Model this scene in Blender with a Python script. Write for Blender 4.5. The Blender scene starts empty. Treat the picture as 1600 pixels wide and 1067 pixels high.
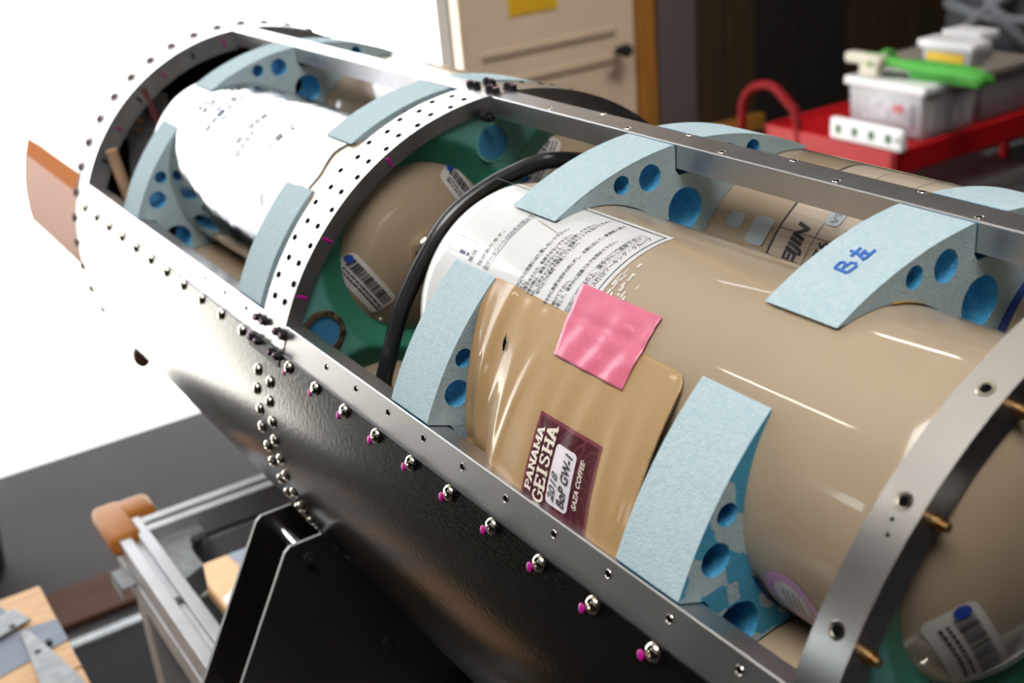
import bpy, bmesh, math, random
from mathutils import Vector, Matrix, noise
random.seed(7)
SC = bpy.context.scene
COL = SC.collection
H = 1.15                      # height of the rocket axis; axis runs along +Y, Z is up
sin, cos, pi, R2 = math.sin, math.cos, math.pi, math.radians

# ------------------------------------------------------------------ camera
cam_d = bpy.data.cameras.new('camera')
cam = bpy.data.objects.new('camera', cam_d)
COL.objects.link(cam)
cam_d.sensor_width = 36.0
cam_d.lens = 1887.0 / 1600.0 * 36.0
_r, _u, _f = Vector((0.834, -0.5452, -0.0848)), Vector((0.2857, 0.2953, 0.9117)), Vector((0.472, 0.7846, -0.4021))
_f.normalize(); _r = (_r - _f * _r.dot(_f)).normalized(); _u = _r.cross(_f)
cam.matrix_world = Matrix(((_r.x, _u.x, -_f.x, -0.5513), (_r.y, _u.y, -_f.y, -0.8959), (_r.z, _u.z, -_f.z, 1.6251), (0, 0, 0, 1)))
cam_d.dof.use_dof = True
cam_d.dof.focus_distance = 0.79
cam_d.dof.aperture_fstop = 7.1
cam_d.clip_start = 0.02
SC.camera = cam

# ------------------------------------------------------------------ world, sun, area lights, exposure
w = bpy.data.worlds.new('sky'); SC.world = w; w.use_nodes = True
wn = w.node_tree.nodes; bg = wn['Background']
bg.inputs['Color'].default_value = (0.95, 0.98, 1.0, 1); bg.inputs['Strength'].default_value = 5.0
def light(name, kind, loc, energy, color=(1, 1, 1), size=None, aim=None, size_y=None):
    d = bpy.data.lights.new(name, kind); o = bpy.data.objects.new(name, d); COL.objects.link(o)
    o.location = loc; d.energy = energy; d.color = color
    if size:
        d.size = size
        if size_y: d.shape = 'RECTANGLE'; d.size_y = size_y
    if aim is not None:
        o.rotation_euler = (Vector(aim) - Vector(loc)).to_track_quat('-Z', 'Y').to_euler()
    return o
sun = light('sun', 'SUN', (-6, 9, 9), 34.0, (1.0, 0.95, 0.86), aim=(0, 9, 0)); sun.data.angle = 0.01
key_light = light('added_key_light', 'AREA', (-0.9, -0.7, 3.9), 44.0, (1.0, 0.98, 0.95), 2.2, aim=(-.1, -0.2, 1.2), size_y=1.8); key_light.data.spread = R2(100)  # unseen area light, added overhead to brighten the rocket
door_light = light('added_door_light', 'AREA', (1.7, 0.5, 3.9), 26.0, (1.0, 0.96, 0.90), 1.6, aim=(1.75, 2.5, .9), size_y=.8); door_light.data.spread = R2(90)  # second unseen area light, added to brighten the door leaf
SC.view_settings.view_transform = 'Standard'
SC.view_settings.look = 'None'
SC.view_settings.gamma = 1.0
SC.view_settings.use_curve_mapping = False
SC.view_settings.exposure = 0.0

# ------------------------------------------------------------------ materials
MATS = {}
class NT:
    def __init__(s, name):
        s.m = bpy.data.materials.new(name); s.m.use_nodes = True
        s.n = s.m.node_tree.nodes; s.l = s.m.node_tree.links; s.b = s.n['Principled BSDF']
    def add(s, t, **kw):
        n = s.n.new(t)
        for k, v in kw.items():
            if k in n.inputs: n.inputs[k].default_value = v
            else: setattr(n, k, v)
        return n
    def ln(s, a, b): s.l.new(a, b)
def inp(b, **kw):
    for k, v in kw.items():
        b.inputs[k.replace('_', ' ')].default_value = v
def pm(name, col, rough=0.5, metal=0.0, coat=0.0, coat_rough=0.03, bump=0.0, bscale=200.0, var=0.0, vscale=20.0, rvar=0.0, col2=None, stretch=None, bdist=0.001, spec=0.5, coords='Object', detail=3.0):
    if name in MATS: return MATS[name]
    t = NT(name); b = t.b
    inp(b, Base_Color=(*col, 1), Roughness=rough, Metallic=metal, Coat_Weight=coat, Coat_Roughness=coat_rough, Specular_IOR_Level=spec)
    tc = t.add('ShaderNodeTexCoord'); src = tc.outputs[coords]
    if stretch:
        mp = t.add('ShaderNodeMapping'); mp.inputs['Scale'].default_value = stretch; t.ln(src, mp.inputs['Vector']); src = mp.outputs['Vector']
    if var or rvar:
        nz = t.add('ShaderNodeTexNoise', Scale=vscale, Detail=detail); t.ln(src, nz.inputs['Vector'])
        rp = t.add('ShaderNodeMapRange'); rp.inputs[1].default_value = .3; rp.inputs[2].default_value = .7; t.ln(nz.outputs['Fac'], rp.inputs[0])
        if var:
            mx = t.add('ShaderNodeMix', data_type='RGBA')
            c2 = col2 or tuple(max(0, c * (1 - var)) for c in col)
            mx.inputs[6].default_value = (*col, 1); mx.inputs[7].default_value = (*c2, 1)
            t.ln(rp.outputs[0], mx.inputs[0]); t.ln(mx.outputs[2], b.inputs['Base Color'])
        if rvar:
            r2 = t.add('ShaderNodeMapRange'); r2.inputs[3].default_value = max(0.02, rough - rvar); r2.inputs[4].default_value = rough + rvar
            t.ln(rp.outputs[0], r2.inputs[0]); t.ln(r2.outputs[0], b.inputs['Roughness'])
    if bump:
        nb = t.add('ShaderNodeTexNoise', Scale=bscale, Detail=2.0); t.ln(src, nb.inputs['Vector'])
        bp = t.add('ShaderNodeBump', Strength=bump, Distance=bdist); t.ln(nb.outputs['Fac'], bp.inputs['Height']); t.ln(bp.outputs['Normal'], b.inputs['Normal'])
    MATS[name] = t.m
    return t.m

alu = pm('mill_aluminium', (.62, .61, .62), .36, 1, var=.10, vscale=28, rvar=.03, detail=2)
ring_alu = pm('ring_aluminium', (.62, .61, .60), .32, 1, var=.15, vscale=30, rvar=.06)
web_metal = pm('ring_web_metal', (.38, .37, .38), .38, 1, var=.3, vscale=40)
edge_alu = pm('cut_edge_aluminium', (.82, .80, .80), .25, 1)
screw_metal = pm('nickel_screw', (.80, .74, .64), .12, 1)
dark_steel = pm('black_oxide_steel', (.016, .015, .017), .45, 0, spec=.2)
rivet_mat = pm('dark_hole', (.006, .006, .006), .9, spec=.0)
brass = pm('brass_tip', (.55, .33, .14), .3, 1)
magenta = pm('magenta_torque_paint', (.45, .0, .25), .45)
pink_paint = pm('pink_torque_paint', (.75, .35, .60), .45)
tan_gloss = pm('tan_composite_gloss', (.405, .312, .212), .34, 0, coat=1.0, coat_rough=.035, var=.12, vscale=9, bump=.06, bscale=7, bdist=.004)
tan_dark = pm('tan_composite_dull', (.42, .325, .22), .4, 0, coat=.5, coat_rough=.08, var=.12, vscale=9)
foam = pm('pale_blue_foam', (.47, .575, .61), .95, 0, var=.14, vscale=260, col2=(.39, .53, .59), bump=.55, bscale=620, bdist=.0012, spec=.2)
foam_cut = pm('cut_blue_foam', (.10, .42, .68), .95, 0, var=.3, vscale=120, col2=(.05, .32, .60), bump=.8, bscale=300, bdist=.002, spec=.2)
green = pm('green_resin_coat', (.14, .40, .33), .38, 0, coat=.25, coat_rough=.15, var=.3, vscale=7, col2=(.10, .33, .31))
def two_tone(m, attr, col):
    nt = m.node_tree; b = nt.nodes['Principled BSDF']; src = b.inputs['Base Color'].links[0].from_socket
    a = nt.nodes.new('ShaderNodeAttribute'); a.attribute_name = attr
    mx = nt.nodes.new('ShaderNodeMix'); mx.data_type = 'RGBA'; mx.inputs[7].default_value = (*col, 1)
    nt.links.new(a.outputs['Fac'], mx.inputs[0]); nt.links.new(src, mx.inputs[6]); nt.links.new(mx.outputs[2], b.inputs['Base Color'])
two_tone(green, 'hole_collar', (.05, .26, .165))
plug_blue = pm('blue_plug', (.05, .25, .46), .6, var=.2, vscale=40)
rough_brown = pm('rough_brown_edge', (.10, .065, .04), .8, var=.6, vscale=120, bump=1, bscale=150, bdist=.004)
rubber = pm('black_rubber_hose', (.012, .012, .014), .3, coat=.3, coat_rough=.2)
white_film = pm('white_label_film', (.66, .66, .66), .4, coat=.7, coat_rough=.06, var=.06, vscale=25, bump=.08, bscale=25, bdist=.003)
ink = pm('black_ink', (.03, .03, .04), .5, coat=.5, coat_rough=.1)
ink_faint = pm('grey_ink', (.16, .16, .19), .5, coat=.5, coat_rough=.1)
blue_ink = pm('blue_marker_ink', (.03, .14, .50), .6)
foil = pm('crinkled_silver_foil', (.46, .46, .47), .14, 1, var=.4, vscale=16, rvar=.05, col2=(.30, .305, .32), bump=.22, bscale=26, bdist=.004, detail=1)
silver_patch = pm('silver_patch', (.42, .47, .51), .4, .2, bump=.3, bscale=120)
label_tan = pm('tan_label_print', (.55, .46, .36), .45, coat=.8, coat_rough=.05, var=.2, vscale=40, stretch=(8, .6, 8))
pink_tape = pm('pink_cloth_tape', (.68, .14, .24), .4, coat=.35, coat_rough=.1, var=.1, vscale=400, bump=.2, bscale=45, bdist=.002)
maroon_border = pm('maroon_border', (.20, .045, .065), .3, coat=.5, coat_rough=.1)
cream = pm('cream_letter', (.80, .74, .64), .4)
lilac_white = pm('lilac_white_panel', (.74, .69, .74), .35, coat=.4, coat_rough=.1)
purple_ring = pm('purple_sticker_ring', (.52, .28, .48), .4, coat=.4)
white_paint = pm('white_gloss_paint', (.85, .84, .84), .3, coat=.4)
orange_paint = pm('orange_decal', (.60, .17, .02), .8, spec=.1)
peach_paint = pm('peach_decal', (.80, .50, .40), .8, spec=.1)
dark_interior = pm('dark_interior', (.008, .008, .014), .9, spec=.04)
bracket_grey = pm('grey_bracket_plate', (.22, .215, .22), .45, .3, var=.3, vscale=40)
rod_tan = pm('tan_rod', (.50, .32, .20), .5)
rod_red = pm('dark_red_rod', (.16, .05, .05), .5)
yellow_liner = pm('yellow_liner', (.72, .36, .03), .5)
navy_tape = pm('navy_tape', (.01, .03, .16), .5)
extr = pm('extruded_aluminium', (.50, .50, .52), .42, .45, var=.15, vscale=20)
extr_dark = pm('extrusion_groove', (.05, .05, .055), .6)
orange_plastic = pm('orange_plastic_cap', (.42, .15, .022), .5, spec=.3)
plate_reflect_dark = pm('dark_reflection_plate', (.022, .018, .016), .35, 0, var=.5, vscale=9, spec=.5)  # brown-black paints in the dark surroundings mirrored by the plate faces
wood = pm('light_wood', (.62, .37, .17), .6, var=.35, vscale=18, stretch=(1, 6, 6), col2=(.50, .27, .11))
bluegrey = pm('blue_grey_paint', (.17, .20, .26), .6, var=.2, vscale=30)
galv = pm('galvanised_steel', (.33, .345, .36), .6, .2, var=.3, vscale=60)
red_paint = pm('red_enamel', (.42, .006, .010), .45, spec=.25, var=.15, vscale=20)
red_shaded = pm('shaded_red_enamel', (.22, .006, .009), .6, spec=.12, var=.2, vscale=20)  # red enamel darkened for the shade around the handle and lower shelf
clear_white = pm('milky_plastic', (.50, .49, .51), .35, var=.3, vscale=25, col2=(.40, .41, .45))
white_plastic = pm('white_plastic', (.74, .74, .76), .4)
beige_plastic = pm('beige_plastic', (.60, .57, .47), .5)
green_strap = pm('green_webbing', (.10, .52, .07), .6, var=.4, vscale=30, stretch=(2, 12, 12), bump=.4, bscale=60, bdist=.004)
yellow_print = pm('yellow_print', (.75, .48, .02), .5)
orange_print = pm('orange_print', (.62, .30, .01), .5)
grey_cloth = pm('grey_canvas', (.055, .06, .07), .9, var=.3, vscale=15, bump=.5, bscale=80)
grey_strap = pm('light_grey_strap', (.12, .13, .145), .8)
door_paint = pm('beige_door_paint', (.68, .54, .40), .5, var=.06, vscale=5)
door_groove = pm('beige_door_groove', (.50, .395, .285), .5)
orange_wood = pm('orange_stained_wood', (.42, .175, .025), .5, var=.3, vscale=12, stretch=(4, 4, .4))
pillar_mat = pm('grey_brown_steel', (.11, .085, .082), .6)
brown_wall = pm('dark_brown_board', (.045, .024, .008), .7, var=.4, vscale=6, stretch=(6, 6, .4))
black_wall_gap = pm('black_wall_and_gap', (.006, .004, .003), .8)  # plain black, also paints in the dark gap of the back wall
ceiling_mat = pm('grey_ceiling', (.50, .48, .46), .8)
left_wall_mat = pm('pale_wall_paint', (.62, .60, .57), .8)
wall_mat = pm('brown_grey_wall', (.10, .085, .075), .8, var=.2, vscale=2)
floor_mat = pm('dark_grey_floor', (.045, .041, .042), .85, var=.2, vscale=3, spec=.12)
black_mat = pm('black_rubber_mat', (.010, .010, .011), .8, spec=.1)
brown_floor = pm('brown_plank_stain', (.065, .030, .020), .8, spec=.1, var=.3, vscale=8, stretch=(.5, 6, 6))
ground_mat = pm('pale_concrete', (.62, .61, .58), .85, var=.06, vscale=.7)
mat_knob = pm('brown_knob', (.09, .03, .02), .35)
socket_green = pm('dark_green_socket', (.02, .10, .03), .5)

def m_skin():
    t = NT('black_carbon_skin'); b = t.b
    inp(b, Base_Color=(.003, .0028, .0028, 1), Roughness=.21, Specular_IOR_Level=.5)
    uv = t.add('ShaderNodeUVMap')
    mp = t.add('ShaderNodeMapping'); mp.inputs['Scale'].default_value = (340, 340, 1); t.ln(uv.outputs['UV'], mp.inputs['Vector'])
    ck = t.add('ShaderNodeTexBrick', Scale=1.0); ck.inputs['Mortar Size'].default_value = .12; ck.inputs['Brick Width'].default_value = 1.0; ck.inputs['Row Height'].default_value = .8
    t.ln(mp.outputs['Vector'], ck.inputs['Vector'])
    nz = t.add('ShaderNodeTexNoise', Scale=240.0); t.ln(uv.outputs['UV'], nz.inputs['Vector'])
    ad = t.add('ShaderNodeMath', operation='ADD'); t.ln(ck.outputs['Fac'], ad.inputs[0]); t.ln(nz.outputs['Fac'], ad.inputs[1])
    bp = t.add('ShaderNodeBump', Strength=.28, Distance=.0005); t.ln(ad.outputs[0], bp.inputs['Height']); t.ln(bp.outputs['Normal'], b.inputs['Normal'])
    return t.m
skin_mat = m_skin()

def m_bag():
    t = NT('kraft_mesh_print'); b = t.b
    inp(b, Roughness=.5, Coat_Weight=.6, Coat_Roughness=.07)
    uv = t.add('ShaderNodeUVMap')
    sep = t.add('ShaderNodeSeparateXYZ'); t.ln(uv.outputs['UV'], sep.inputs[0])
    outs = []
    for ax in (0, 1):
        m1 = t.add('ShaderNodeMath', operation='MULTIPLY'); m1.inputs[1].default_value = 2 * pi / .00165; t.ln(sep.outputs[ax], m1.inputs[0])
        m2 = t.add('ShaderNodeMath', operation='SINE'); t.ln(m1.outputs[0], m2.inputs[0]); outs.append(m2)
    mul = t.add('ShaderNodeMath', operation='MULTIPLY'); t.ln(outs[0].outputs[0], mul.inputs[0]); t.ln(outs[1].outputs[0], mul.inputs[1])
    gt = t.add('ShaderNodeMapRange'); gt.inputs[1].default_value = .02; gt.inputs[2].default_value = .45; t.ln(mul.outputs[0], gt.inputs[0])
    mx = t.add('ShaderNodeMix', data_type='RGBA')
    mx.inputs[6].default_value = (.52, .335, .15, 1); mx.inputs[7].default_value = (.15, .07, .02, 1)
    t.ln(gt.outputs[0], mx.inputs[0]); t.ln(mx.outputs[2], b.inputs['Base Color'])
    return t.m
bag_mat = m_bag()

def m_maroon():
    t = NT('maroon_contour_print'); b = t.b
    inp(b, Roughness=.3, Coat_Weight=.5, Coat_Roughness=.1)
    uv = t.add('ShaderNodeUVMap')
    nz = t.add('ShaderNodeTexNoise', Scale=42.0, Detail=0.5); t.ln(uv.outputs['UV'], nz.inputs['Vector'])
    m1 = t.add('ShaderNodeMath', operation='MULTIPLY'); m1.inputs[1].default_value = 70.0; t.ln(nz.outputs['Fac'], m1.inputs[0])
    m2 = t.add('ShaderNodeMath', operation='SINE'); t.ln(m1.outputs[0], m2.inputs[0])
    gt = t.add('ShaderNodeMapRange'); gt.inputs[1].default_value = .80; gt.inputs[2].default_value = .97; t.ln(m2.outputs[0], gt.inputs[0])
    mx = t.add('ShaderNodeMix', data_type='RGBA')
    mx.inputs[6].default_value = (.070, .012, .020, 1); mx.inputs[7].default_value = (.15, .035, .045, 1)
    t.ln(gt.outputs[0], mx.inputs[0]); t.ln(mx.outputs[2], b.inputs['Base Color'])
    return t.m
maroon = m_maroon()

def m_emit(name, col, s):
    t = NT(name); inp(t.b, Base_Color=(.8, .8, .8, 1)); t.b.inputs['Emission Color'].default_value = (*col, 1); t.b.inputs['Emission Strength'].default_value = s
    return t.m
tube_mat = m_emit('fluorescent_tube', (1.0, .93, .80), 26.0)

# ------------------------------------------------------------------ helpers
def tag(o, label=None, cat=None, group=None, kind=None):
    if label: o['label'] = label
    if cat: o['category'] = cat
    if group: o['group'] = group
    if kind: o['kind'] = kind
    return o
def empty(name, loc, label=None, cat=None, group=None):
    o = bpy.data.objects.new(name, None); COL.objects.link(o); o.location = loc; o.empty_display_size = .05
    return tag(o, label, cat, group)
def setpar(o, p):
    o.parent = p
    o.matrix_parent_inverse = Matrix.Translation(-abs_loc(p))
def abs_loc(p):
    v = Vector(p.location)
    if p.parent: pass
    return v
def link(name, me, mats, parent=None, smooth=None, loc=None, rot=None):
    o = bpy.data.objects.new(name, me); COL.objects.link(o)
    if mats is not None and not me.materials:
        for m in (mats if isinstance(mats, (list, tuple)) else [mats]): me.materials.append(m)
    if smooth is not None:
        me.shade_smooth()
        if smooth is not True: me.set_sharp_from_angle(angle=R2(smooth))
    if loc is not None: o.location = loc
    if rot is not None: o.rotation_euler = rot
    if parent: setpar(o, parent)
    return o
def mk(name, V, F, mats, parent=None, smooth=None, mi=None, uv=None):
    me = bpy.data.meshes.new(name); me.from_pydata([tuple(v) for v in V], [], F)
    if mi: me.polygons.foreach_set('material_index', mi)
    if uv:
        l = me.uv_layers.new(name='UVMap')
        for lp in me.loops: l.data[lp.index].uv = uv[lp.vertex_index]
    me.update()
    return link(name, me, mats, parent, smooth)
def from_bm(name, bm, mats, parent=None, smooth=None):
    bmesh.ops.recalc_face_normals(bm, faces=bm.faces)
    me = bpy.data.meshes.new(name); bm.to_mesh(me); bm.free()
    return link(name, me, mats, parent, smooth)
def bm_box(bm, lo, hi, bev=0.0, rot=None, piv=None, seg=2):
    g = bmesh.ops.create_cube(bm, size=1.0)
    vs = g['verts']; c = [(a + b) / 2 for a, b in zip(lo, hi)]; s = [b - a for a, b in zip(lo, hi)]
    for v in vs: v.co = Vector((v.co.x * s[0] + c[0], v.co.y * s[1] + c[1], v.co.z * s[2] + c[2]))
    if bev:
        es = list({e for v in vs for e in v.link_edges})
        r = bmesh.ops.bevel(bm, geom=es, offset=bev, segments=seg, affect='EDGES', profile=.5)
        vs = list({v for f in r['faces'] for v in f.verts} | {v for v in vs if v.is_valid})
    if rot is not None:
        M = Matrix.Translation(piv or c) @ rot.to_4x4() @ Matrix.Translation(-Vector(piv or c))
        for v in vs: v.co = M @ v.co
    return vs
def box(name, lo, hi, mats, parent=None, bev=0.0, rot=None, piv=None, smooth=None, seg=2):
    bm = bmesh.new(); bm_box(bm, lo, hi, bev, rot, piv, seg)
    return from_bm(name, bm, mats, parent, smooth)
def tube_bm(bm, pts, r, n=12, caps=True):
    pts = [Vector(p) for p in pts]; rings = []; up = None
    for i, p in enumerate(pts):
        t = (pts[min(i + 1, len(pts) - 1)] - pts[max(i - 1, 0)]).normalized()
        if up is None:
            up = Vector((0, 0, 1)) if abs(t.z) < .9 else Vector((1, 0, 0))
        a = (up - t * up.dot(t)).normalized(); b = t.cross(a); up = a
        rr = r[i] if isinstance(r, (list, tuple)) else r
        rings.append([bm.verts.new(p + (a * cos(2 * pi * k / n) + b * sin(2 * pi * k / n)) * rr) for k in range(n)])
    for A, B in zip(rings, rings[1:]):
        for k in range(n): bm.faces.new((A[k], A[(k + 1) % n], B[(k + 1) % n], B[k]))
    if caps:
        bm.faces.new(rings[0][::-1]); bm.faces.new(rings[-1])
def tube(name, pts, r, mats, parent=None, n=12, spline=0):
    if spline:
        P = [Vector(p) for p in pts]; out = []
        for i in range(len(P) - 1):
            p0, p1, p2, p3 = P[max(i - 1, 0)], P[i], P[i + 1], P[min(i + 2, len(P) - 1)]
            for k in range(spline):
                t = k / spline
                out.append(.5 * ((2 * p1) + (p2 - p0) * t + (2 * p0 - 5 * p1 + 4 * p2 - p3) * t * t + (3 * p1 - p0 - 3 * p2 + p3) * t ** 3))
        pts = out + [P[-1]]
    bm = bmesh.new(); tube_bm(bm, pts, r, n)
    return from_bm(name, bm, mats, parent, 40)
def P(phi, s, R=.25, c=(0.0, 0.0)):
    a = R2(phi); return Vector((c[0] + R * sin(a), s, H + c[1] + R * cos(a)))
def bc(phi, rho=.158): return (rho * sin(R2(phi)), rho * cos(R2(phi)))
def shell(name, phis, ss, Rf, mats, parent=None, c=(0, 0), thick=None, smooth=True, uvs=True):
    """curved patch; Rf(phi,s) radius; optional thickness inward"""
    V, F, U = [], [], []; n, m = len(phis), len(ss)
    fn = Rf if callable(Rf) else (lambda p, s: Rf)
    for lay in ([0, 1] if thick else [0]):
        for p in phis:
            for s in ss:
                V.append(P(p, s, fn(p, s) - (thick or 0) * lay, c)); U.append((s, R2(p) * fn(p, s)))
    for i in range(n - 1):
        for j in range(m - 1):
            q = (i * m + j, i * m + j + 1, (i + 1) * m + j + 1, (i + 1) * m + j); F.append(q)
            if thick: F.append(tuple(k + n * m for k in q[::-1]))
    if thick:
        N = n * m
        for i in range(n - 1):
            F.append((i * m, (i + 1) * m, (i + 1) * m + N, i * m + N)); a = i * m + m - 1; F.append((a, a + N, a + m + N, a + m))
        for j in range(m - 1):
            F.append((j, j + N, j + 1 + N, j + 1)); a = (n - 1) * m + j; F.append((a, a + 1, a + 1 + N, a + N))
    return mk(name, V, F, mats, parent, 35 if thick else (True if smooth else None), uv=U)
def lin(a, b, n): return [a + (b - a) * i / (n - 1) for i in range(n)]
def lathe_y(name, prof, mats, parent=None, c=(0, 0), n=64, smooth=35, cap=True):
    """prof: (r, s) pairs turned about a line parallel to Y"""
    V, F = [], []
    for r, s in prof:
        for k in range(n):
            a = 2 * pi * k / n; V.append((c[0] + r * sin(a), s, H + c[1] + r * cos(a)))
    for i in range(len(prof) - 1):
        for k in range(n): F.append((i * n + k, i * n + (k + 1) % n, (i + 1) * n + (k + 1) % n, (i + 1) * n + k))
    if cap and prof[0][0] > 1e-6: F.append(tuple(range(n))[::-1])
    if prof[-1][0] > 1e-6: F.append(tuple((len(prof) - 1) * n + k for k in range(n)))
    return mk(name, V, F, mats, parent, smooth)
def text_mesh(body, size, align='LEFT', offset=0.0, shear=0.0, spacing=1.0, width=None):
    cu = bpy.data.curves.new('t', 'FONT'); cu.body = body; cu.size = size; cu.align_x = align; cu.offset = offset; cu.shear = shear; cu.space_character = spacing; cu.resolution_u = 3
    o = bpy.data.objects.new('t', cu); COL.objects.link(o)
    bpy.context.view_layer.update()
    me = bpy.data.meshes.new_from_object(o.evaluated_get(bpy.context.evaluated_depsgraph_get()))
    bpy.data.objects.remove(o); bpy.data.curves.remove(cu)
    V = [v.co.copy() for v in me.vertices]; F = [tuple(p.vertices) for p in me.polygons]
    bpy.data.meshes.remove(me)
    if width and V:
        x0, x1 = min(v.x for v in V), max(v.x for v in V); k = width / max(x1 - x0, 1e-6)
        for v in V: v.x = (v.x - x0) * k if align == 'LEFT' else v.x * k
    return V, F
def wrap(V, fn): return [fn(v.x, v.y) for v in V]
def join_vf(items):
    V, F = [], []
    for v, f in items:
        o = len(V); V += v; F += [tuple(i + o for i in q) for q in f]
    return V, F
def rect_vf(x0, y0, x1, y1, nx=1, ny=1):
    V = [Vector((x0 + (x1 - x0) * i / nx, y0 + (y1 - y0) * j / ny, 0)) for i in range(nx + 1) for j in range(ny + 1)]
    F = [(i * (ny + 1) + j, (i + 1) * (ny + 1) + j, (i + 1) * (ny + 1) + j + 1, i * (ny + 1) + j + 1) for i in range(nx) for j in range(ny)]
    return V, F
def frame_vf(x0, y0, x1, y1, t, nx=24):
    return join_vf([rect_vf(x0, y0, x1, y0 + t, nx, 1), rect_vf(x0, y1 - t, x1, y1, nx, 1), rect_vf(x0, y0, x0 + t, y1), rect_vf(x1 - t, y0, x1, y1)])
def rrect(x0, y0, x1, y1, r, n=5):
    pts = []
    for cx, cy, a0 in ((x1 - r, y1 - r, 0), (x0 + r, y1 - r, 90), (x0 + r, y0 + r, 180), (x1 - r, y0 + r, 270)):
        for k in range(n + 1): a = R2(a0 + 90 * k / n); pts.append(Vector((cx + r * cos(a), cy + r * sin(a), 0)))
    return pts
def grid_clip(pts, step, fn):
    """fill outline pts with a fine grid so it can follow a curved face"""
    bm = bmesh.new(); bm.faces.new([bm.verts.new(p) for p in pts])
    xs = [p.x for p in pts]; ys = [p.y for p in pts]
    for ax, lo, hi in ((0, min(xs), max(xs)), (1, min(ys), max(ys))):
        k = lo + step
        while k < hi:
            co = (k, 0, 0) if ax == 0 else (0, k, 0); no = (1, 0, 0) if ax == 0 else (0, 1, 0)
            bmesh.ops.bisect_plane(bm, geom=bm.verts[:] + bm.edges[:] + bm.faces[:], plane_co=co, plane_no=no); k += step
    bm.verts.index_update()
    V = [v.co.copy() for v in bm.verts]; F = [tuple(v.index for v in f.verts) for f in bm.faces]; bm.free()
    return V, F

# ================================================================== structure of the place
YW = 2.51       # inner face of the wall with the big open doorway
def struct(o): o['kind'] = 'structure'; return o
struct(box('floor', (-4.2, -5, -.12), (5.2, YW, 0), floor_mat))
struct(box('ground_outside', (-60, YW, -.14), (60, 90, -.02), ground_mat))
struct(box('ceiling', (-4.2, -5, 4.0), (5.2, YW, 4.1), ceiling_mat))
struct(box('wall_front', (-4.2, -5.15, 0), (5.2, -5, 4.0), wall_mat))
struct(box('wall_right', (5.2, -5, 0), (5.35, YW + .15, 4.0), wall_mat))
wl = struct(empty('wall_left', (-4.2, 0, 0)))
for lo, hi in (((-4.35, -5, 0), (-4.2, 1.95, 4.0)), ((-4.35, 1.95, 0), (-4.2, 2.42, 1.85)), ((-4.35, 1.95, 2.3), (-4.2, 2.42, 4.0)), ((-4.35, 2.42, 0), (-4.2, YW + .15, 4.0))):
    box('wall_panel', lo, hi, left_wall_mat, wl)
box('added_dark_panel', (-4.2, -5, 0), (-4.18, 1.94, 2.3), black_wall_gap, wl, .005); box('added_dark_panel', (-4.2, 1.951, 0), (-4.18, 2.42, 1.84), black_wall_gap, wl, .005)  # dark sheets added out of view so the black skin mirrors dark
wf = struct(box('window_1', (-4.32, 1.95, 1.85), (-4.30, 2.42, 2.3), pm('window_glass', (.9, .95, .95), .05, 0)))
MATS['window_glass'].node_tree.nodes['Principled BSDF'].inputs['Transmission Weight'].default_value = 1.0
# wall with the doorway: everything right of the doorway, the lintel, the left end
wb = struct(empty('wall_back', (3.2, YW, 0)))
box('lintel', (-4.35, YW, 3.2), (1.41, YW + .15, 4.0), wall_mat, wb)
box('wall_panel', (-4.35, YW, 0), (-1.5, YW + .15, 3.2), black_wall_gap, wb)
box('wall_panel', (1.41, YW + .06, 0), (5.2, YW + .15, 4.0), wall_mat, wb)
for x0, x1, m, d in ((2.37, 2.55, brown_wall, .02), (2.555, 2.70, brown_wall, .025), (2.705, 2.95, black_wall_gap, .0), (2.955, 3.22, black_wall_gap, .0), (3.225, 3.55, brown_wall, .02), (3.555, 3.9, brown_wall, .03), (3.905, 5.2, black_wall_gap, .01)):
    box('wall_strip', (x0, YW + .04 - d, 0), (x1, YW + .0599, 4.0), m, wb, .003)  # the paired black strips paint in a dark gap
box('rail_board', (2.37, YW - .015, .41), (2.72, YW + .02, .47), orange_wood, wb, .004)
pl = struct(box('trim_2', (2.20, YW - .03, 0), (2.37, YW + .06, 4.0), pillar_mat, None, .006))
tr = struct(box('trim_1', (2.120, YW - .02, 0), (2.196, YW + .06, 4.0), orange_wood, None, .01))
# beige steel door leaf beside the doorway
dr = struct(empty('door_1', (1.76, YW, 0)))
box('door_panel', (1.412, YW + .012, .02), (2.118, YW + .05, 2.6), door_paint, dr, .004)
for x0, x1 in ((1.412, 1.432), (1.432, 1.478), (2.045, 2.118)):
    box('door_stile', (x0, YW + .007, .02), (x1, YW + .02, 2.6), door_paint, dr, .004)
for z0 in (.25, .797, .893, 1.45):
    bm = bmesh.new(); bm_box(bm, (1.49, YW + .002, z0 - .012), (2.035, YW + .016, z0 + .012), .006)
    from_bm('door_rib', bm, door_groove, dr, 40)
hd = empty('door_handle', (0, 0, 0)); bpy.data.objects.remove(hd)
bm = bmesh.new(); tube_bm(bm, [(2.036, YW - .004, .83), (2.036, YW - .05, .83)], .013, 14); tube_bm(bm, [(2.036, YW - .045, .83), (1.99, YW - .055, .832)], .011, 12)
bmesh.ops.create_uvsphere(bm, u_segments=16, v_segments=10, radius=.024, matrix=Matrix.Translation((2.036, YW - .05, .83)))
from_bm('door_handle', bm, dark_steel, dr, 40)
st = box('warning_sticker', (1.607, YW + .008, 1.005), (1.80, YW + .0125, 1.09), yellow_print, dr)
for k in range(5):
    bm = bmesh.new(); x = 1.62
    while x < 1.785:
        wd = random.uniform(.012, .03); bm_box(bm, (x, YW + .0068, 1.013 + k * .016), (min(x + wd, 1.79), YW + .0085, 1.020 + k * .016)); x += wd + .006
    from_bm('print_line', bm, orange_print, dr)
# things lying on the floor are built further down

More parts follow.
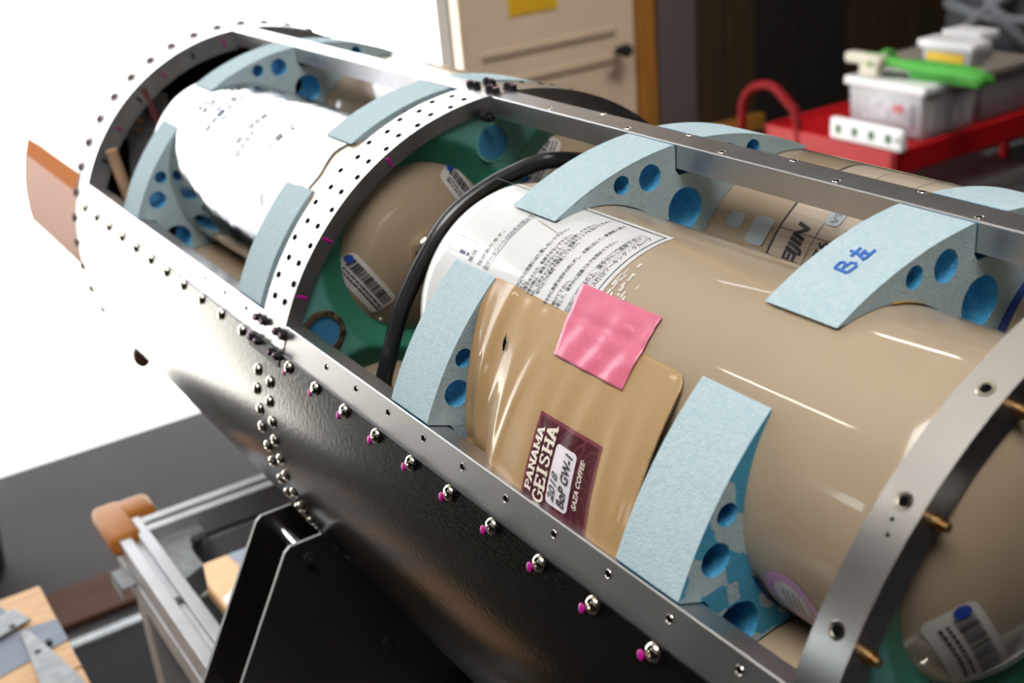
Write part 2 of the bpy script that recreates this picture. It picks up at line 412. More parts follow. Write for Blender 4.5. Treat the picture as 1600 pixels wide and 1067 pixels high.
# ================================================================== rocket airframe
AF = empty('rocket_airframe', (0, 0, H), 'open black rocket body section with aluminium rings and stringers lying on its cradle', 'rocket')
L1A, L2A = -69.65, 0.0
def ring(name, s0, s1, Rout, web_in, web_s0, web_s1, mats, lo=-180, hi=180, n=180):
    """outer band plus an inward web, one closed channel section"""
    t = .003
    prof = [(Rout, s0), (Rout, s1), (Rout - t, s1), (Rout - t, web_s1), (web_in, web_s1), (web_in, web_s0), ]
    V, F, mi = [], [], []; m = len(prof)
    for k in range(n):
        for r, s in prof: V.append(P(360.0 * k / n, s, r))
    for k in range(n):
        for j in range(m):
            F.append((k * m + j, k * m + (j + 1) % m, ((k + 1) % n) * m + (j + 1) % m, ((k + 1) % n) * m + j)); mi.append(1 if j in (3, 4, 5) else 0)
    return mk(name, V, F, mats, AF, 30, mi=mi)
ring('frame_ring', 0.0, .0476, .25, .236, 0.0, .004, [ring_alu, web_metal])
ring('frame_ring', -.602, -.579, .25, .2315, -.602, -.598, [edge_alu, web_metal])
ring('frame_ring', .612, .645, .25, .226, .612, .617, [ring_alu, bracket_grey])
def stringer(phi, ss=(-.6, .64)):
    """flat topped bar with two lips: outer plate 24 mm, depth 18 mm"""
    hw, Ro, d = .0122, .2497, .018
    a = R2(phi); er = Vector((sin(a), 0, cos(a))); et = Vector((cos(a), 0, -sin(a))); o = Vector((0, 0, H))
    bv = .0008
    pr = [(-hw + bv, Ro), (hw - bv, Ro), (hw, Ro - bv), (hw, Ro - d), (hw - .004, Ro - d), (hw - .004, Ro - .004), (-hw + .004, Ro - .004), (-hw + .004, Ro - d), (-hw, Ro - d), (-hw, Ro - bv)]
    V, F = [], []; n = len(pr); NS = 41
    for s in lin(ss[0], ss[1], NS):
        for x, r in pr: V.append(o + et * x + er * r + Vector((0, s, 0)))
    for i in range(NS - 1):
        for j in range(n): F.append((i * n + j, i * n + (j + 1) % n, (i + 1) * n + (j + 1) % n, (i + 1) * n + j))
    F.append(tuple(range(n))); F.append(tuple((NS - 1) * n + j for j in range(n))[::-1])
    return mk('stringer', V, F, alu, AF)
stringer(L1A); stringer(L2A); stringer(L2A + 69.65)
# black skin panels: one per bay, from just under the left stringer round the belly to the right stringer
def skin(s0, s1):
    ph = lin(-72.3, -72.3 - 215.0, 140)
    return shell('skin_panel', ph, lin(s0, s1, 30), .2515, skin_mat, AF, thick=.0015)
skin(-.63, .0245); skin(.0252, .645)
# small oriented parts that share one mesh
def oriented(name, me, phi, s, R, parent, par_loc=None, spin=0.0):
    a = R2(phi); er = Vector((sin(a), 0, cos(a))); ey = Vector((0, 1, 0)); et = ey.cross(er)
    M = Matrix((et, ey, er)).transposed().to_4x4(); M.translation = P(phi, s, R)
    if spin: M = M @ Matrix.Rotation(spin, 4, 'Z')
    o = bpy.data.objects.new(name, me); COL.objects.link(o)
    if parent is AF:
        o.parent = AF; o.matrix_parent_inverse = Matrix.Translation((0, 0, -H)); o.matrix_basis = M
    else:
        o.parent = parent; o.matrix_basis = Matrix.Identity(4)
    return o
def screw_mesh():
    bm = bmesh.new(); n = 20; prof = [(.0054, 0), (.0056, .0006), (.0052, .0015), (.0042, .0024), (.0028, .0029), (.0017, .0031)]
    rings = [[bm.verts.new((r * cos(2 * pi * k / n), r * sin(2 * pi * k / n), z)) for k in range(n)] for r, z in prof]
    for A, B in zip(rings, rings[1:]):
        for k in range(n): bm.faces.new((A[k], A[(k + 1) % n], B[(k + 1) % n], B[k]))
    hx = [bm.verts.new((.0014 * cos(2 * pi * k / n), .0016 * sin(2 * pi * k / n), .0022)) for k in range(n)]
    for k in range(n): bm.faces.new((rings[-1][k], rings[-1][(k + 1) % n], hx[(k + 1) % n], hx[k]))
    bm.faces.new(hx)
    bm.faces.new(rings[0][::-1])
    me = bpy.data.meshes.new('button_screw'); bm.to_mesh(me); bm.free(); me.materials.append(screw_metal); me.shade_smooth(); me.set_sharp_from_angle(angle=R2(40))
    return me
SCREW = screw_mesh()
def disc_mesh(name, r, h, mat, n=12, dome=True):
    bm = bmesh.new()
    A = [bm.verts.new((r * cos(2 * pi * k / n), r * sin(2 * pi * k / n), -.0004)) for k in range(n)]
    B = [bm.verts.new((r * .8 * cos(2 * pi * k / n), r * .8 * sin(2 * pi * k / n), h)) for k in range(n)]
    for k in range(n): bm.faces.new((A[k], A[(k + 1) % n], B[(k + 1) % n], B[k]))
    bm.faces.new(B); bm.faces.new(A[::-1])
    me = bpy.data.meshes.new(name); bm.to_mesh(me); bm.free(); me.materials.append(mat)
    return me
HOLE_ME = disc_mesh('screw_hole', .0021, .0003, rivet_mat)
INSERT = None
def ring_mesh(name, r0, r1, mat, n=16):
    bm = bmesh.new()
    pr = [(r1, 0.0), (r1 - .0003, .0004), (r0 + .0002, .0002), (r0, -.002)]
    rg = [[bm.verts.new((r * cos(2 * pi * k / n), r * sin(2 * pi * k / n), z)) for k in range(n)] for r, z in pr]
    for A, B in zip(rg, rg[1:]):
        for k in range(n): bm.faces.new((A[k], A[(k + 1) % n], B[(k + 1) % n], B[k]))
    me = bpy.data.meshes.new(name); bm.to_mesh(me); bm.free(); me.materials.append(mat); return me
INSERT = ring_mesh('thread_insert', .0019, .0027, screw_metal)
RIVET = disc_mesh('rivet', .0031, .0007, rivet_mat, 10)
def dab_mesh(mat, name):
    bm = bmesh.new(); bmesh.ops.create_icosphere(bm, subdivisions=2, radius=1)
    for v in bm.verts: v.co = Vector((v.co.x * .0034, v.co.y * .0030, v.co.z * .0009))
    me = bpy.data.meshes.new(name); bm.to_mesh(me); bm.free(); me.materials.append(mat); me.shade_smooth(); return me
DAB = dab_mesh(magenta, 'paint_dab'); DABP = dab_mesh(pink_paint, 'paint_dab')
def child_of(o, name, me, loc, scale=(1, 1, 1)):
    c = bpy.data.objects.new(name, me); COL.objects.link(c); c.parent = o; c.location = loc; c.scale = scale; return c
for k in range(12):
    s = -.0215 - .0524 * k
    sc = oriented('button_screw', SCREW, -73.6, s, .2515, AF, spin=random.random() * 3)
    d = oriented('paint_dab', DAB, -75.1, s + .0088, .2516, AF)
for k in range(11):
    oriented('button_screw', SCREW, -73.4, .0825 + .0525 * k, .2515, AF)
# two staggered screw columns where the skin panels butt, down the belly
for k in range(14):
    for ph0, s in ((-78.75, .0415 + .003 * (k % 2)), (-79.3, .0145 + .002 * (k % 2))):
        oriented('button_screw', SCREW, ph0 - 4.25 * k, s, .2515, AF)
# small holes / inserts along the two stringers
for k in range(11):
    s = -.083 - .0517 * k
    if s > -.59:
        oriented('thread_insert', INSERT, -68.85, s, .2497, AF); oriented('screw_hole', HOLE_ME, -68.85, s, .2497, AF)
for k in range(10):
    s = -.083 - .0517 * k; ph = -1.5 if k % 2 == 0 else 2.2
    oriented('thread_insert', INSERT, ph, s, .2497, AF); oriented('screw_hole', HOLE_ME, ph, s, .2497, AF)
for k in range(10): oriented('screw_hole', HOLE_ME, -68.85, .085 + .0525 * k, .2498, AF)
# rivets of the middle ring: two staggered double rows
for k in range(15):
    ph = -6.9 - 4.0 * k
    oriented('rivet', RIVET, ph, .034 if k % 2 == 0 else .040, .25, AF)
    oriented('rivet', RIVET, ph, .0135 if k % 2 == 0 else .0080, .25, AF)
for k in range(14):
    ph = 7.0 + 4.0 * k
    oriented('rivet', RIVET, ph, .034 if k % 2 == 0 else .040, .25, AF)
# pink paint ticks and small bolts on the inner web of the middle ring
def web_mark(phi, s, mat, r=.243, name='paint_tick'):
    bm = bmesh.new(); c = P(phi, s - .0008, r); a = R2(phi)
    er = Vector((sin(a), 0, cos(a)))
    tube_bm(bm, [c - er * .004, c + er * .004], .0014, 8)
    return from_bm(name, bm, mat, AF, 40)
for ph in (-28.5, -48.4, -60.7): web_mark(ph, 0, magenta)
# black hex bolts at both joints of the middle ring
def bolt_mesh():
    bm = bmesh.new()
    def prism(r, z0, z1, n, tw=0):
        A = [bm.verts.new((r * cos(2 * pi * k / n + tw), r * sin(2 * pi * k / n + tw), z0)) for k in range(n)]
        B = [bm.verts.new((r * .94 * cos(2 * pi * k / n + tw), r * .94 * sin(2 * pi * k / n + tw), z1)) for k in range(n)]
        for k in range(n): bm.faces.new((A[k], A[(k + 1) % n], B[(k + 1) % n], B[k]))
        bm.faces.new(B); bm.faces.new(A[::-1])
    prism(.0046, -.0002, .0008, 16); prism(.0037, .0008, .0052, 6); prism(.0018, .0052, .0062, 10)
    me = bpy.data.meshes.new('joint_bolt'); bm.to_mesh(me); bm.free(); me.materials.append(dark_steel); return me
BOLT = bolt_mesh()
for ph, s, R in [(-68.65, .053, .2498), (-68.65, .040, .2498), (-68.7, .0105, .2498), (-68.7, -.002, .2498), (-72.9, .055, .2516), (-72.9, .042, .2516), (-72.9, .012, .2516), (-72.9, 0, .2516),
              (-.6, .047, .2498), (-.6, .036, .2498), (2.9, .044, .2498), (2.9, .034, .2498), (-.85, .013, .2498), (-.85, .002, .2498), (2.9, .010, .2498), (2.9, .000, .2498)]:
    b = oriented('joint_bolt', BOLT, ph, s, R, AF, spin=random.random())
    child_of(b, 'paint_dab', DABP, (random.uniform(-.002, .002), .0, .0056), (.55, .9, .5))
for s in (.053, .042, .0115, 0.0):   # pink witness lines down the joint plate
    shell('witness_line', lin(-69.3, -72.3, 5), [s - .0005, s + .0005], .2501, pink_paint, AF)
shell('notch_shade_plate', lin(-72.0, -75.0, 8), lin(-.002, .063, 4), .2523, dark_steel, AF, thick=.0012)  # dark sheet painting in the shade of the skin notch
shell('joint_plate', lin(-67.2, -72.6, 8), lin(-.004, .061, 4), .25035, edge_alu, AF, thick=.0008)
shell('joint_plate', lin(-2.9, 3.3, 8), lin(-.004, .052, 4), .25035, edge_alu, AF, thick=.0008)
# bolts under the top joint
for ph, s in ((-5.5, -.004), (-1.5, -.006), (1.0, -.004)):
    bm = bmesh.new(); c = P(ph, s, .236); tube_bm(bm, [c, c + Vector((0, -.010, 0))], .0048, 12); tube_bm(bm, [c + Vector((0, -.010, 0)), c + Vector((0, -.016, 0))], .0026, 10)
    from_bm('joint_nut', bm, dark_steel, AF, 40)
HOLE2 = disc_mesh('screw_hole', .0030, .0003, rivet_mat)
# near ring: countersunk screws on its face, brass tips inside
for ph in (-29.1, -43.9, -58.8, -14.3, -73.0, 0.5):
    oriented('thread_insert', ring_mesh('thread_insert', .0028, .0046, screw_metal) if ph == -29.1 else bpy.data.meshes['thread_insert.001'], ph, -.591, .25, AF)
    oriented('screw_hole', HOLE2, ph, -.591, .2502, AF)
for ph in (-28.6, -44.0, -60.0, -13.5, -74.0):
    bm = bmesh.new(); c = P(ph, -.602, .239); tube_bm(bm, [c, c + Vector((0, -.0045, 0))], .0038, 10); tube_bm(bm, [c + Vector((0, -.0045, 0)), c + Vector((0, -.008, 0))], .0024, 10)
    from_bm('brass_screw_tip', bm, brass, AF, 40)
for ph, s in ((-46.1, -.5905), (-47.7, -.5925)): oriented('small_hole', disc_mesh('small_hole', .0012, .0003, rivet_mat) if ph == -46.1 else bpy.data.meshes['small_hole'], ph, s, .25, AF)
# far ring: screw heads on the next skin
SKS = SCREW.copy(); SKS.name = 'skin_screw'; SKS.materials.clear(); SKS.materials.append(pm('dark_red_screw', (.10, .03, .035), .5))
for k in range(22): oriented('skin_screw', SKS, 3.2 - 7.42 * k, .652, .2515, AF)
for k in range(6): oriented('skin_screw', SKS, 10.6 + 7.42 * k, .652, .2515, AF)
for k in range(9): web_mark(-80 + 10.5 * k, .612, magenta if k % 2 else dark_steel, .238, 'web_screw')
# green coated bulkheads inside the middle and near ring
BPH = [-35.5, 35.5, -105.5, 106.0, 180.0]
RB = .092
def bulkhead(s0, holes):
    V, F, idx, MI = [], [], {}, []
    nr, na = 80, 300; cs = [bc(p) for p in BPH]
    for i in range(nr + 1):
        for k in range(na):
            r = .06 + (.2362 - .06) * i / nr; a = 2 * pi * k / na; x, z = r * sin(a), r * cos(a)
            d = min(math.hypot(x - c[0], z - c[1]) for c in cs)
            s = s0 if d > .098 else s0 + (.098 - d) * .42
            V.append((x, s, H + z)); idx[i, k] = d
    for i in range(nr):
        for k in range(na):
            k2 = (k + 1) % na
            if min(idx[i, k], idx[i + 1, k], idx[i, k2], idx[i + 1, k2]) < .066: continue
            x = sum(V[q][0] for q in (i * na + k, (i + 1) * na + k2)) / 2; z = sum(V[q][2] for q in (i * na + k, (i + 1) * na + k2)) / 2 - H
            if any(math.hypot(x - hx, z - hz) < hr - .0005 for hx, hz, hr in holes): continue
            F.append((i * na + k, (i + 1) * na + k, (i + 1) * na + k2, i * na + k2)); MI.append(0)
    o = mk('bulkhead', V, F, green, AF, True)
    at = o.data.attributes.new('hole_collar', 'FLOAT', 'POINT')
    at.data.foreach_set('value', [max(0.0, min(1.0, (.0995 - idx[i, k]) / .003)) for i in range(nr + 1) for k in range(na)])
    o['label'] = 'green coated bulkhead'
    return o
def pol2(r, ph): return (r * sin(R2(ph)), r * cos(R2(ph)))
h1, h2 = pol2(.208, -3.0), pol2(.213, -67.7)
bulkhead(.003, [(h1[0], h1[1], .0155), (h2[0], h2[1], .0165)])
bulkhead(-.599, [])
def plug(c, s0, r, dep, rim_mat, rim):
    lathe_y('hole_lining', [(r * 1.02, s0 - .0006), (r, s0 + .001), (r * .97, s0 + dep), (0, s0 + dep + .001)], plug_blue, AF, c, 32)
    V, F = [], []; n = 40
    for k in range(n):
        a = 2 * pi * k / n; ro = rim * (1 + (.06 * random.random() if rim_mat is rough_brown else 0)); th = .002 if rim_mat is rough_brown else .0005
        for rr, ss in ((ro, s0 + .0004), (ro * .98, s0 - th * random.uniform(.5, 1.3)), (r * 1.01, s0 - th), (r * .995, s0 + .002)): V.append((c[0] + rr * sin(a), ss, H + c[1] + rr * cos(a)))
    for k in range(n):
        for j in range(3): F.append((k * 4 + j, k * 4 + j + 1, ((k + 1) % n) * 4 + j + 1, ((k + 1) % n) * 4 + j))
    mk('hole_rim', V, F, rim_mat, AF, 40)
plug(h1, .003, .0150, .006, green, .0185)
plug(h2, .003, .0150, .030, rough_brown, .0200)
# far end: dark end plate with a grey bracket, two rods and copper screws
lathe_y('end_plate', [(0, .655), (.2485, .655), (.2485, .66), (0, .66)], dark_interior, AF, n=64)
bp = [(-.150, 1.345), (-.105, 1.335), (-.110, 1.300), (-.142, 1.272), (-.15, 1.24), (-.175, 1.22), (-.165, 1.288), (-.178, 1.296), (-.190, 1.308)]
V = [(x, .63, z) for x, z in bp] + [(x, .634, z) for x, z in bp]; n = len(bp)
mk('equipment_bracket', V, [tuple(range(n)), tuple(range(n, 2 * n))[::-1]] + [(i, i + n, (i + 1) % n + n, (i + 1) % n) for i in range(n)], bracket_grey, AF)
tube('tie_rod', [(-.139, .615, 1.350), (-.124, .622, 1.290)], .0055, rod_red, AF)
tube('tie_rod', [(-.196, .60, 1.286), (-.186, .60, 1.216)], .0075, rod_tan, AF)
for x, z in ((-.150, 1.297), (-.163, 1.305), (-.147, 1.308)):
    bm = bmesh.new(); tube_bm(bm, [(x, .63, z), (x, .626, z)], .0035, 10); from_bm('copper_screw', bm, brass, AF)
# next section beyond the far ring, white with an orange stripe
lathe_y('nose_section', [(.2475, .6465), (.2515, .648), (.2515, .925), (.249, .932), (0, .934)], white_paint, AF, n=96, cap=False)
shell('painted_stripe', lin(-65.5, -71, 10), lin(.649, .927, 12), .2519, orange_paint, AF)
shell('painted_stripe', lin(-71, -93, 14), lin(.649, .927, 12), .2519, peach_paint, AF)
shell('rim_band', lin(-180, 180, 120), [.922, .930], .2522, orange_paint, AF)
bm = bmesh.new(); bmesh.ops.create_uvsphere(bm, u_segments=20, v_segments=14, radius=1)
for v in bm.verts: v.co = Vector((v.co.x * .012, v.co.y * .017, v.co.z * .016))
bm.transform(Matrix.Translation(P(-128, .657, .258)))
from_bm('umbilical_knob', bm, mat_knob, AF, True)

# ================================================================== gas bottles
def bottle_root(phi, s0, label, group=None):
    c = bc(phi); return empty('gas_bottle', (c[0], s0, H + c[1]), label, 'gas bottle', group), c
def dome_s(se, r, d=.05, sgn=-1): return se + sgn * d * math.sqrt(max(0, 1 - (r / RB) ** 2))
def bottle_body(root, c, sn, sf, mat=tan_gloss, name='body'):
    prof = [(0.012, sn - .05)]
    for k in range(1, 15): t = R2(90 * k / 15); prof.append((RB * sin(t) if RB * sin(t) > .0125 else .0125, sn - .05 * cos(t)))
    for s in [sn, sn + .002] + lin(sn + .004, sf - .004, 12) + [sf - .002, sf]: prof.append((RB, s))
    for k in range(1, 15): t = R2(90 * k / 15); prof.append((RB * cos(t), sf + .05 * sin(t)))
    prof.append((0, sf + .05))
    o = lathe_y(name, prof, mat, root, c, 96, 50)
    nk = lathe_y('neck', [(.0185, sn - .044), (.0185, sn - .056), (.0175, sn - .057), (.0145, sn - .057), (.0145, sn - .066), (.0135, sn - .067), (.0095, sn - .067), (.0095, sn - .060), (0, sn - .060)], screw_metal, root, c, 28)
    return o, nk
def patch(name, c, R, pts, mat, parent, step=.004):
    """flat outline pts (x along +psi in metres, y along +s) laid on a bottle"""
    V, F = grid_clip(pts, step, None)
    return mk(name, [P(math.degrees(v.x / R), v.y, R, c) for v in V], F, mat, parent, True)
def on_cyl(c, R): return lambda psi0, s0: (lambda x, y: P(psi0 + math.degrees(x / R), s0 + y, R, c))

# --- the main bottle, near bay left
B1, c1 = bottle_root(-35.5, -.36, 'large tan gas bottle in the near bay with white Japanese label')
bottle_body(B1, c1, -.571, -.165)
Rl = RB + .0003
def deg(p): return R2(p) * Rl
# white label wraps the shoulder too: follow the dome beyond s = -.165
V, F = grid_clip([Vector((deg(-100), -.338, 0)), Vector((deg(1), -.338, 0)), Vector((deg(1), -.130, 0)), Vector((deg(-100), -.130, 0))], .006, None)
def on_body(psi, s, off=.0003, c=c1, sf=-.165):
    if s <= sf: return P(psi, s, RB + off, c)
    t = min(.98, (s - sf) / .05 * .80); r = RB * math.sqrt(1 - t * t) + off
    return P(psi, sf + .05 * t + .0, r + .0002, c)
mk('paper_label', [on_body(math.degrees(v.x / Rl), v.y) for v in V], F, white_film, B1, True)
Rt = RB + .0006
L = [("性があります。", -49.0, -30.2, -.2140, .0040, ink_faint), ("全データシート(SDS)をお読み下さい", -49.7, -12.5, -.2235, .0054, ink_faint),
     ("目的以外の用途には使用しないで下さい。", -52.2, -17.1, -.2645, .0040, ink), ("ません。", -52.2, -46.5, -.2688, .0036, ink),
     ("衝撃を与えたり、転倒させないで下さい。", -51.5, -19.2, -.2730, .0036, ink), ("作業の際は、漏洩させないよう、十分注意して下さい。", -52.0, -9.1, -.2778, .0036, ink),
     ("閉め、口金キャップを取り付け、保護キャップを付けて下さい。", -51.9, -2.3, -.2825, .0036, ink), ("け、40℃以下の温度で保管して下さい。", -52.8, -22.0, -.2863, .0036, ink),
     ("速やかに新鮮な空気の所に移し、必要に応じて、酸素吸入等の", -52.3, -3.4, -.2985, .0036, ink), ("を受けて下さい。", -52.5, -39.1, -.3065, .0036, ink),
     ("着用して、速やかに容器バルブを閉めて下さい。", -52.4, -14.0, -.3112, .0036, ink), ("一年以内にご使用の上、速やかにご返却下さい", -55.5, -6.8, -.3222, .0047, ink),
     ("協会　特殊ガス技術ワーキング・グループ", -52.6, -5.3, -.3295, .0045, ink), ("意性", -49.2, -43.0, -.2027, .0045, ink_faint)]
its, itf = [], []
for t, a, b, s, sz, m in L:
    V, F = text_mesh(t, sz * 1.15, offset=.00006, width=R2(b - a) * Rt)
    V2 = wrap(V, on_cyl(c1, Rt)(a, s)); (itf if m is ink_faint else its).append((V2, F))
fl = [rect_vf(0, 0, R2(53.5) * Rt, .0008, 40, 1)]
def add_line(psi0, s0, vf): its.append((wrap(vf[0], on_cyl(c1, Rt)(psi0, s0)), vf[1]))
add_line(-53.5, -.3345, rect_vf(0, 0, R2(52.5) * Rt, .0007, 40, 1))
add_line(-1.6, -.3345, rect_vf(0, 0, .0007, .20, 1, 60))
add_line(-55.5, -.3240, frame_vf(0, 0, R2(50) * Rt, .0066, .0002, 40))
add_line(-49.7, -.2247, rect_vf(0, 0, R2(37) * Rt, .0003, 30, 1))
for a, s in ((-47.3, -.1975), (-47.5, -.1815)): itf.append((wrap(*[frame_vf(0, 0, R2(7.5) * Rt, .013, .0002, 10)[0], on_cyl(c1, Rt)(a, s)]), frame_vf(0, 0, R2(7.5) * Rt, .013, .0002, 10)[1]))
V, F = join_vf(its); mk('label_print', V, F, ink, B1)
V, F = join_vf(itf); mk('label_print', V, F, ink_faint, B1)
ex = [Vector((0, .0012, 0)), Vector((.0024, .0004, 0)), Vector((.0030, .0075, 0)), Vector((0, .0085, 0))]
V, F = grid_clip(ex, .003, None); its2 = [(wrap(V, on_cyl(c1, Rt)(-47.4, -.1920)), F)]
V, F = grid_clip([Vector((.0014 + .0013 * cos(k), .0013 * sin(k), 0)) for k in lin(0, 5.8, 9)], .003, None); its2.append((wrap(V, on_cyl(c1, Rt)(-47.2, -.1945)), F))
V, F = join_vf(its2); mk('exclamation_mark', V, F, pm('violet_ink', (.08, .08, .22), .5), B1)
# seam, scuffed letter remains beside the tape
patch('label_crease', c1, RB + .0007, [Vector((deg(-22), -.262, 0)), Vector((deg(-19), -.232, 0)), Vector((deg(-18.5), -.232, 0)), Vector((deg(-21.5), -.262, 0))], pm('old_glue', (.42, .36, .28), .7), B1)
scf = []
for k in range(26):
    x, y = random.uniform(-42, -22), random.uniform(-.362, -.340); wd, ht = random.uniform(.001, .006), random.uniform(.0006, .0022)
    v, f = rect_vf(0, 0, wd, ht, 2, 1); scf.append((wrap(v, on_cyl(c1, RB + .0004)(x, y)), f))
V, F = join_vf(scf); mk('label_residue', V, F, pm('white_residue', (.62, .60, .58), .6), B1)
# round purple sticker low on the right shoulder
cs = [Vector((deg(-113) + .019 * cos(k), -.528 + .019 * sin(k), 0)) for k in lin(0, 2 * pi * 35 / 36, 36)]
st = patch('round_sticker', c1, RB + .0004, cs, purple_ring, B1)
cs2 = [Vector((deg(-113) + .0125 * cos(k), -.528 + .0125 * sin(k), 0)) for k in lin(0, 2 * pi * 35 / 36, 36)]
patch('sticker_centre', c1, RB + .0006, cs2, pm('pale_sticker_centre', (.62, .60, .58), .4), B1)
tl = []
for k in range(4):
    v, f = rect_vf(-.008, 0, .008, .0011, 6, 1); tl.append((wrap(v, on_cyl(c1, RB + .0008)(-113, -.5345 + .0036 * k)), f))
V, F = join_vf(tl); mk('sticker_print', V, F, ink_faint, B1)

# --- barcode labels on the domes that face the viewer
def dome_label(root, c, se, x, z, ang, ln, wd):
    ca, sa = cos(R2(ang)), sin(R2(ang))
    def pt(u, v, off):
        px, pz = x + u * ca - v * sa, z + u * sa + v * ca; r = math.hypot(px, pz)
        s = dome_s(se, min(r, .0915)) - off; return Vector((c[0] + px, s, H + c[1] + pz))
    V, F = grid_clip(rrect(-ln / 2, -wd / 2, ln / 2, wd / 2, wd * .22), .004, None)
    lb = mk('barcode_label', [pt(v.x, v.y, .0006) for v in V], F, pm('dull_white_sticker', (.62, .58, .54), .4), root, True)
    bars = []; u = -ln * .40
    while u < ln * .42:
        b = random.choice((.0007, .0012, .002)); v, f = rect_vf(u, -wd * .02, u + b, wd * .34, 1, 4); bars.append(([pt(q.x, q.y, .0012) for q in v], f)); u += b + random.choice((.0006, .0010, .0014))
    for k in range(2):
        u = -ln * .38
        while u < ln * .4:
            b = random.uniform(.002, .006); v, f = rect_vf(u, -wd * (.30 - .13 * k), u + b, -wd * (.24 - .13 * k), 2, 1); bars.append(([pt(q.x, q.y, .0012) for q in v], f)); u += b + .001
    V, F = join_vf(bars); mk('barcode_print', V, F, ink, root)
    v, f = grid_clip([Vector((-ln * .44 + wd * .16 * cos(k), wd * .20 + wd * .16 * sin(k), 0)) for k in lin(0, 5.9, 16)], .004, None)
    mk('blue_emblem', [pt(q.x, q.y, .0014) for q in v], f, pm('emblem_blue', (.02, .06, .35), .4), root)
dome_label(B1, c1, -.571, -.050, -.034, -58, .062, .026)

# --- second bottle of the near bay, right of the top stringer
B2, c2 = bottle_root(35.5, -.36, 'tan gas bottle behind the top stringer with printed maker label')
bottle_body(B2, c2, -.571, -.165)
Rp = RB + .0003
def pd(p): return R2(p) * Rp
patch('maker_label', c2, Rp, [Vector((pd(-80), -.50, 0)), Vector((pd(10), -.50, 0)), Vector((pd(10), -.312, 0)), Vector((pd(-80), -.312, 0))], label_tan, B2, .006)
pr = []
def add2(psi, s, vf, R=RB + .0007): pr.append((wrap(vf[0], on_cyl(c2, R)(psi, s)), vf[1]))
add2(-80, -.3135, rect_vf(0, 0, pd(90), .0016, 50, 1))
for s in (-.346, -.380, -.41): add2(-80, s, rect_vf(0, 0, pd(90), .0005, 50, 1))
for p in (-46, -14): add2(p, -.50, rect_vf(0, 0, .0005, .187, 1, 20))
for t, p, s, sz, off, sh in (("TEIJIN", -66.5, -.3375, .0150, .0007, .25), ("HO", -30.5, -.333, .0120, .0002, 0), ("76", -54, -.3600, .0125, .0003, 0), ("04", -27, -.3645, .0110, .0001, 0), ("V9", -44, -.371, .008, .0001, 0)):
    add2(p, s, text_mesh(t, sz, offset=off, shear=sh))
V, F = join_vf(pr); mk('label_print', V, F, ink, B2)
for p0, s0, p1, s1 in ((-52.5, -.279, -45, -.264), (-57, -.306, -43.5, -.288), (-39, -.358, -29, -.345)):
    patch('silver_patch', c2, RB + .0009, rrect(pd(p0), s0, pd(p1), s1, .003), silver_patch, B2)
v, f = text_mesh("V9", .0085); mk('patch_print', wrap(v, on_cyl(c2, RB + .0012)(-37.5, -.3555)), f, ink_faint, B2)

# --- third bottle of the near bay, low behind the left stringer
B5, c5 = bottle_root(-105.5, -.36, 'tan gas bottle lying lowest in the near bay with magenta scribble')
bottle_body(B5, c5, -.571, -.165, tan_dark)
def scrib(pts, r=.0012): 
    bm = bmesh.new(); tube_bm(bm, [P(p, s, RB + .0004, c5) for p, s in pts], r, 6); return from_bm('marker_scribble', bm, magenta, B5)
scrib([(-15.5, -.4900), (-16.6, -.497), (-18.6, -.5045), (-21, -.512)]); scrib([(-16.6, -.4985), (-19, -.4975), (-21.2, -.4990)])
# --- far bay
B6, c6 = bottle_root(-35.5, .25, 'tan gas bottle in the far bay wrapped in silver foil')
bottle_body(B6, c6, .041, .47)
dome_label(B6, c6, .041, -.060, -.016, -58, .060, .024)
dome_label(B6, c6, .041, .047, .040, -62, .058, .022)
rng = random.Random(3)
def foilR(p, s): return RB + .0014 + .0006 * noise.noise(Vector((p * .07, s * 30, 1.7))) + .0002 * noise.noise(Vector((p * .2, s * 90, 4)))
fp = lin(-125, 60, 90); fs = lin(.068, .475, 90)
V, F, m = [], [], len(fs)
for p in fp:
    for j, s in enumerate(fs):
        s2 = s + .010 * noise.noise(Vector((p * .06, 3.3, 0))) * (1 - j / (m - 1))
        V.append(P(p, s2, foilR(p, s2), c6))
for i in range(len(fp) - 1):
    for j in range(m - 1): F.append((i * m + j, i * m + j + 1, (i + 1) * m + j + 1, (i + 1) * m + j))
fo = mk('silver_foil', V, F, foil, B6, True); fo['label'] = 'crinkled silver foil wrap'
fpr = []
for k, (s_, p0_, p1_) in enumerate(((.39, -34, 4), (.375, -40, -4), (.35, -30, 10), (.335, -46, -2), (.32, -50, -12), (.25, -44, 2), (.235, -52, -14), (.18, -40, -6))):
    p_ = p0_
    while p_ < p1_:
        q_ = p_ + rng.uniform(2, 7); v_, f_ = rect_vf(0, 0, R2(min(q_, p1_) - p_) * RB, rng.uniform(.003, .006), 4, 1)
        fpr.append((wrap(v_, on_cyl(c6, RB + .0026)(p_, s_)), f_)); p_ = q_ + rng.uniform(.6, 2)
V, F = join_vf(fpr); mk('foil_print', V, F, pm('faded_blue_print', (.05, .06, .09), .7, spec=.1), B6)['kind'] = 'stuff'
B7, c7 = bottle_root(35.5, .25, 'tan gas bottle in the far bay under the right side of the top stringer')
bottle_body(B7, c7, .041, .47)
dome_label(B7, c7, .041, -.050, .050, 50, .05, .02)
B8, c8 = bottle_root(-105.5, .25, 'tan gas bottle lying low in the far bay under the foil wrapped one')
bottle_body(B8, c8, .041, .47, tan_dark)

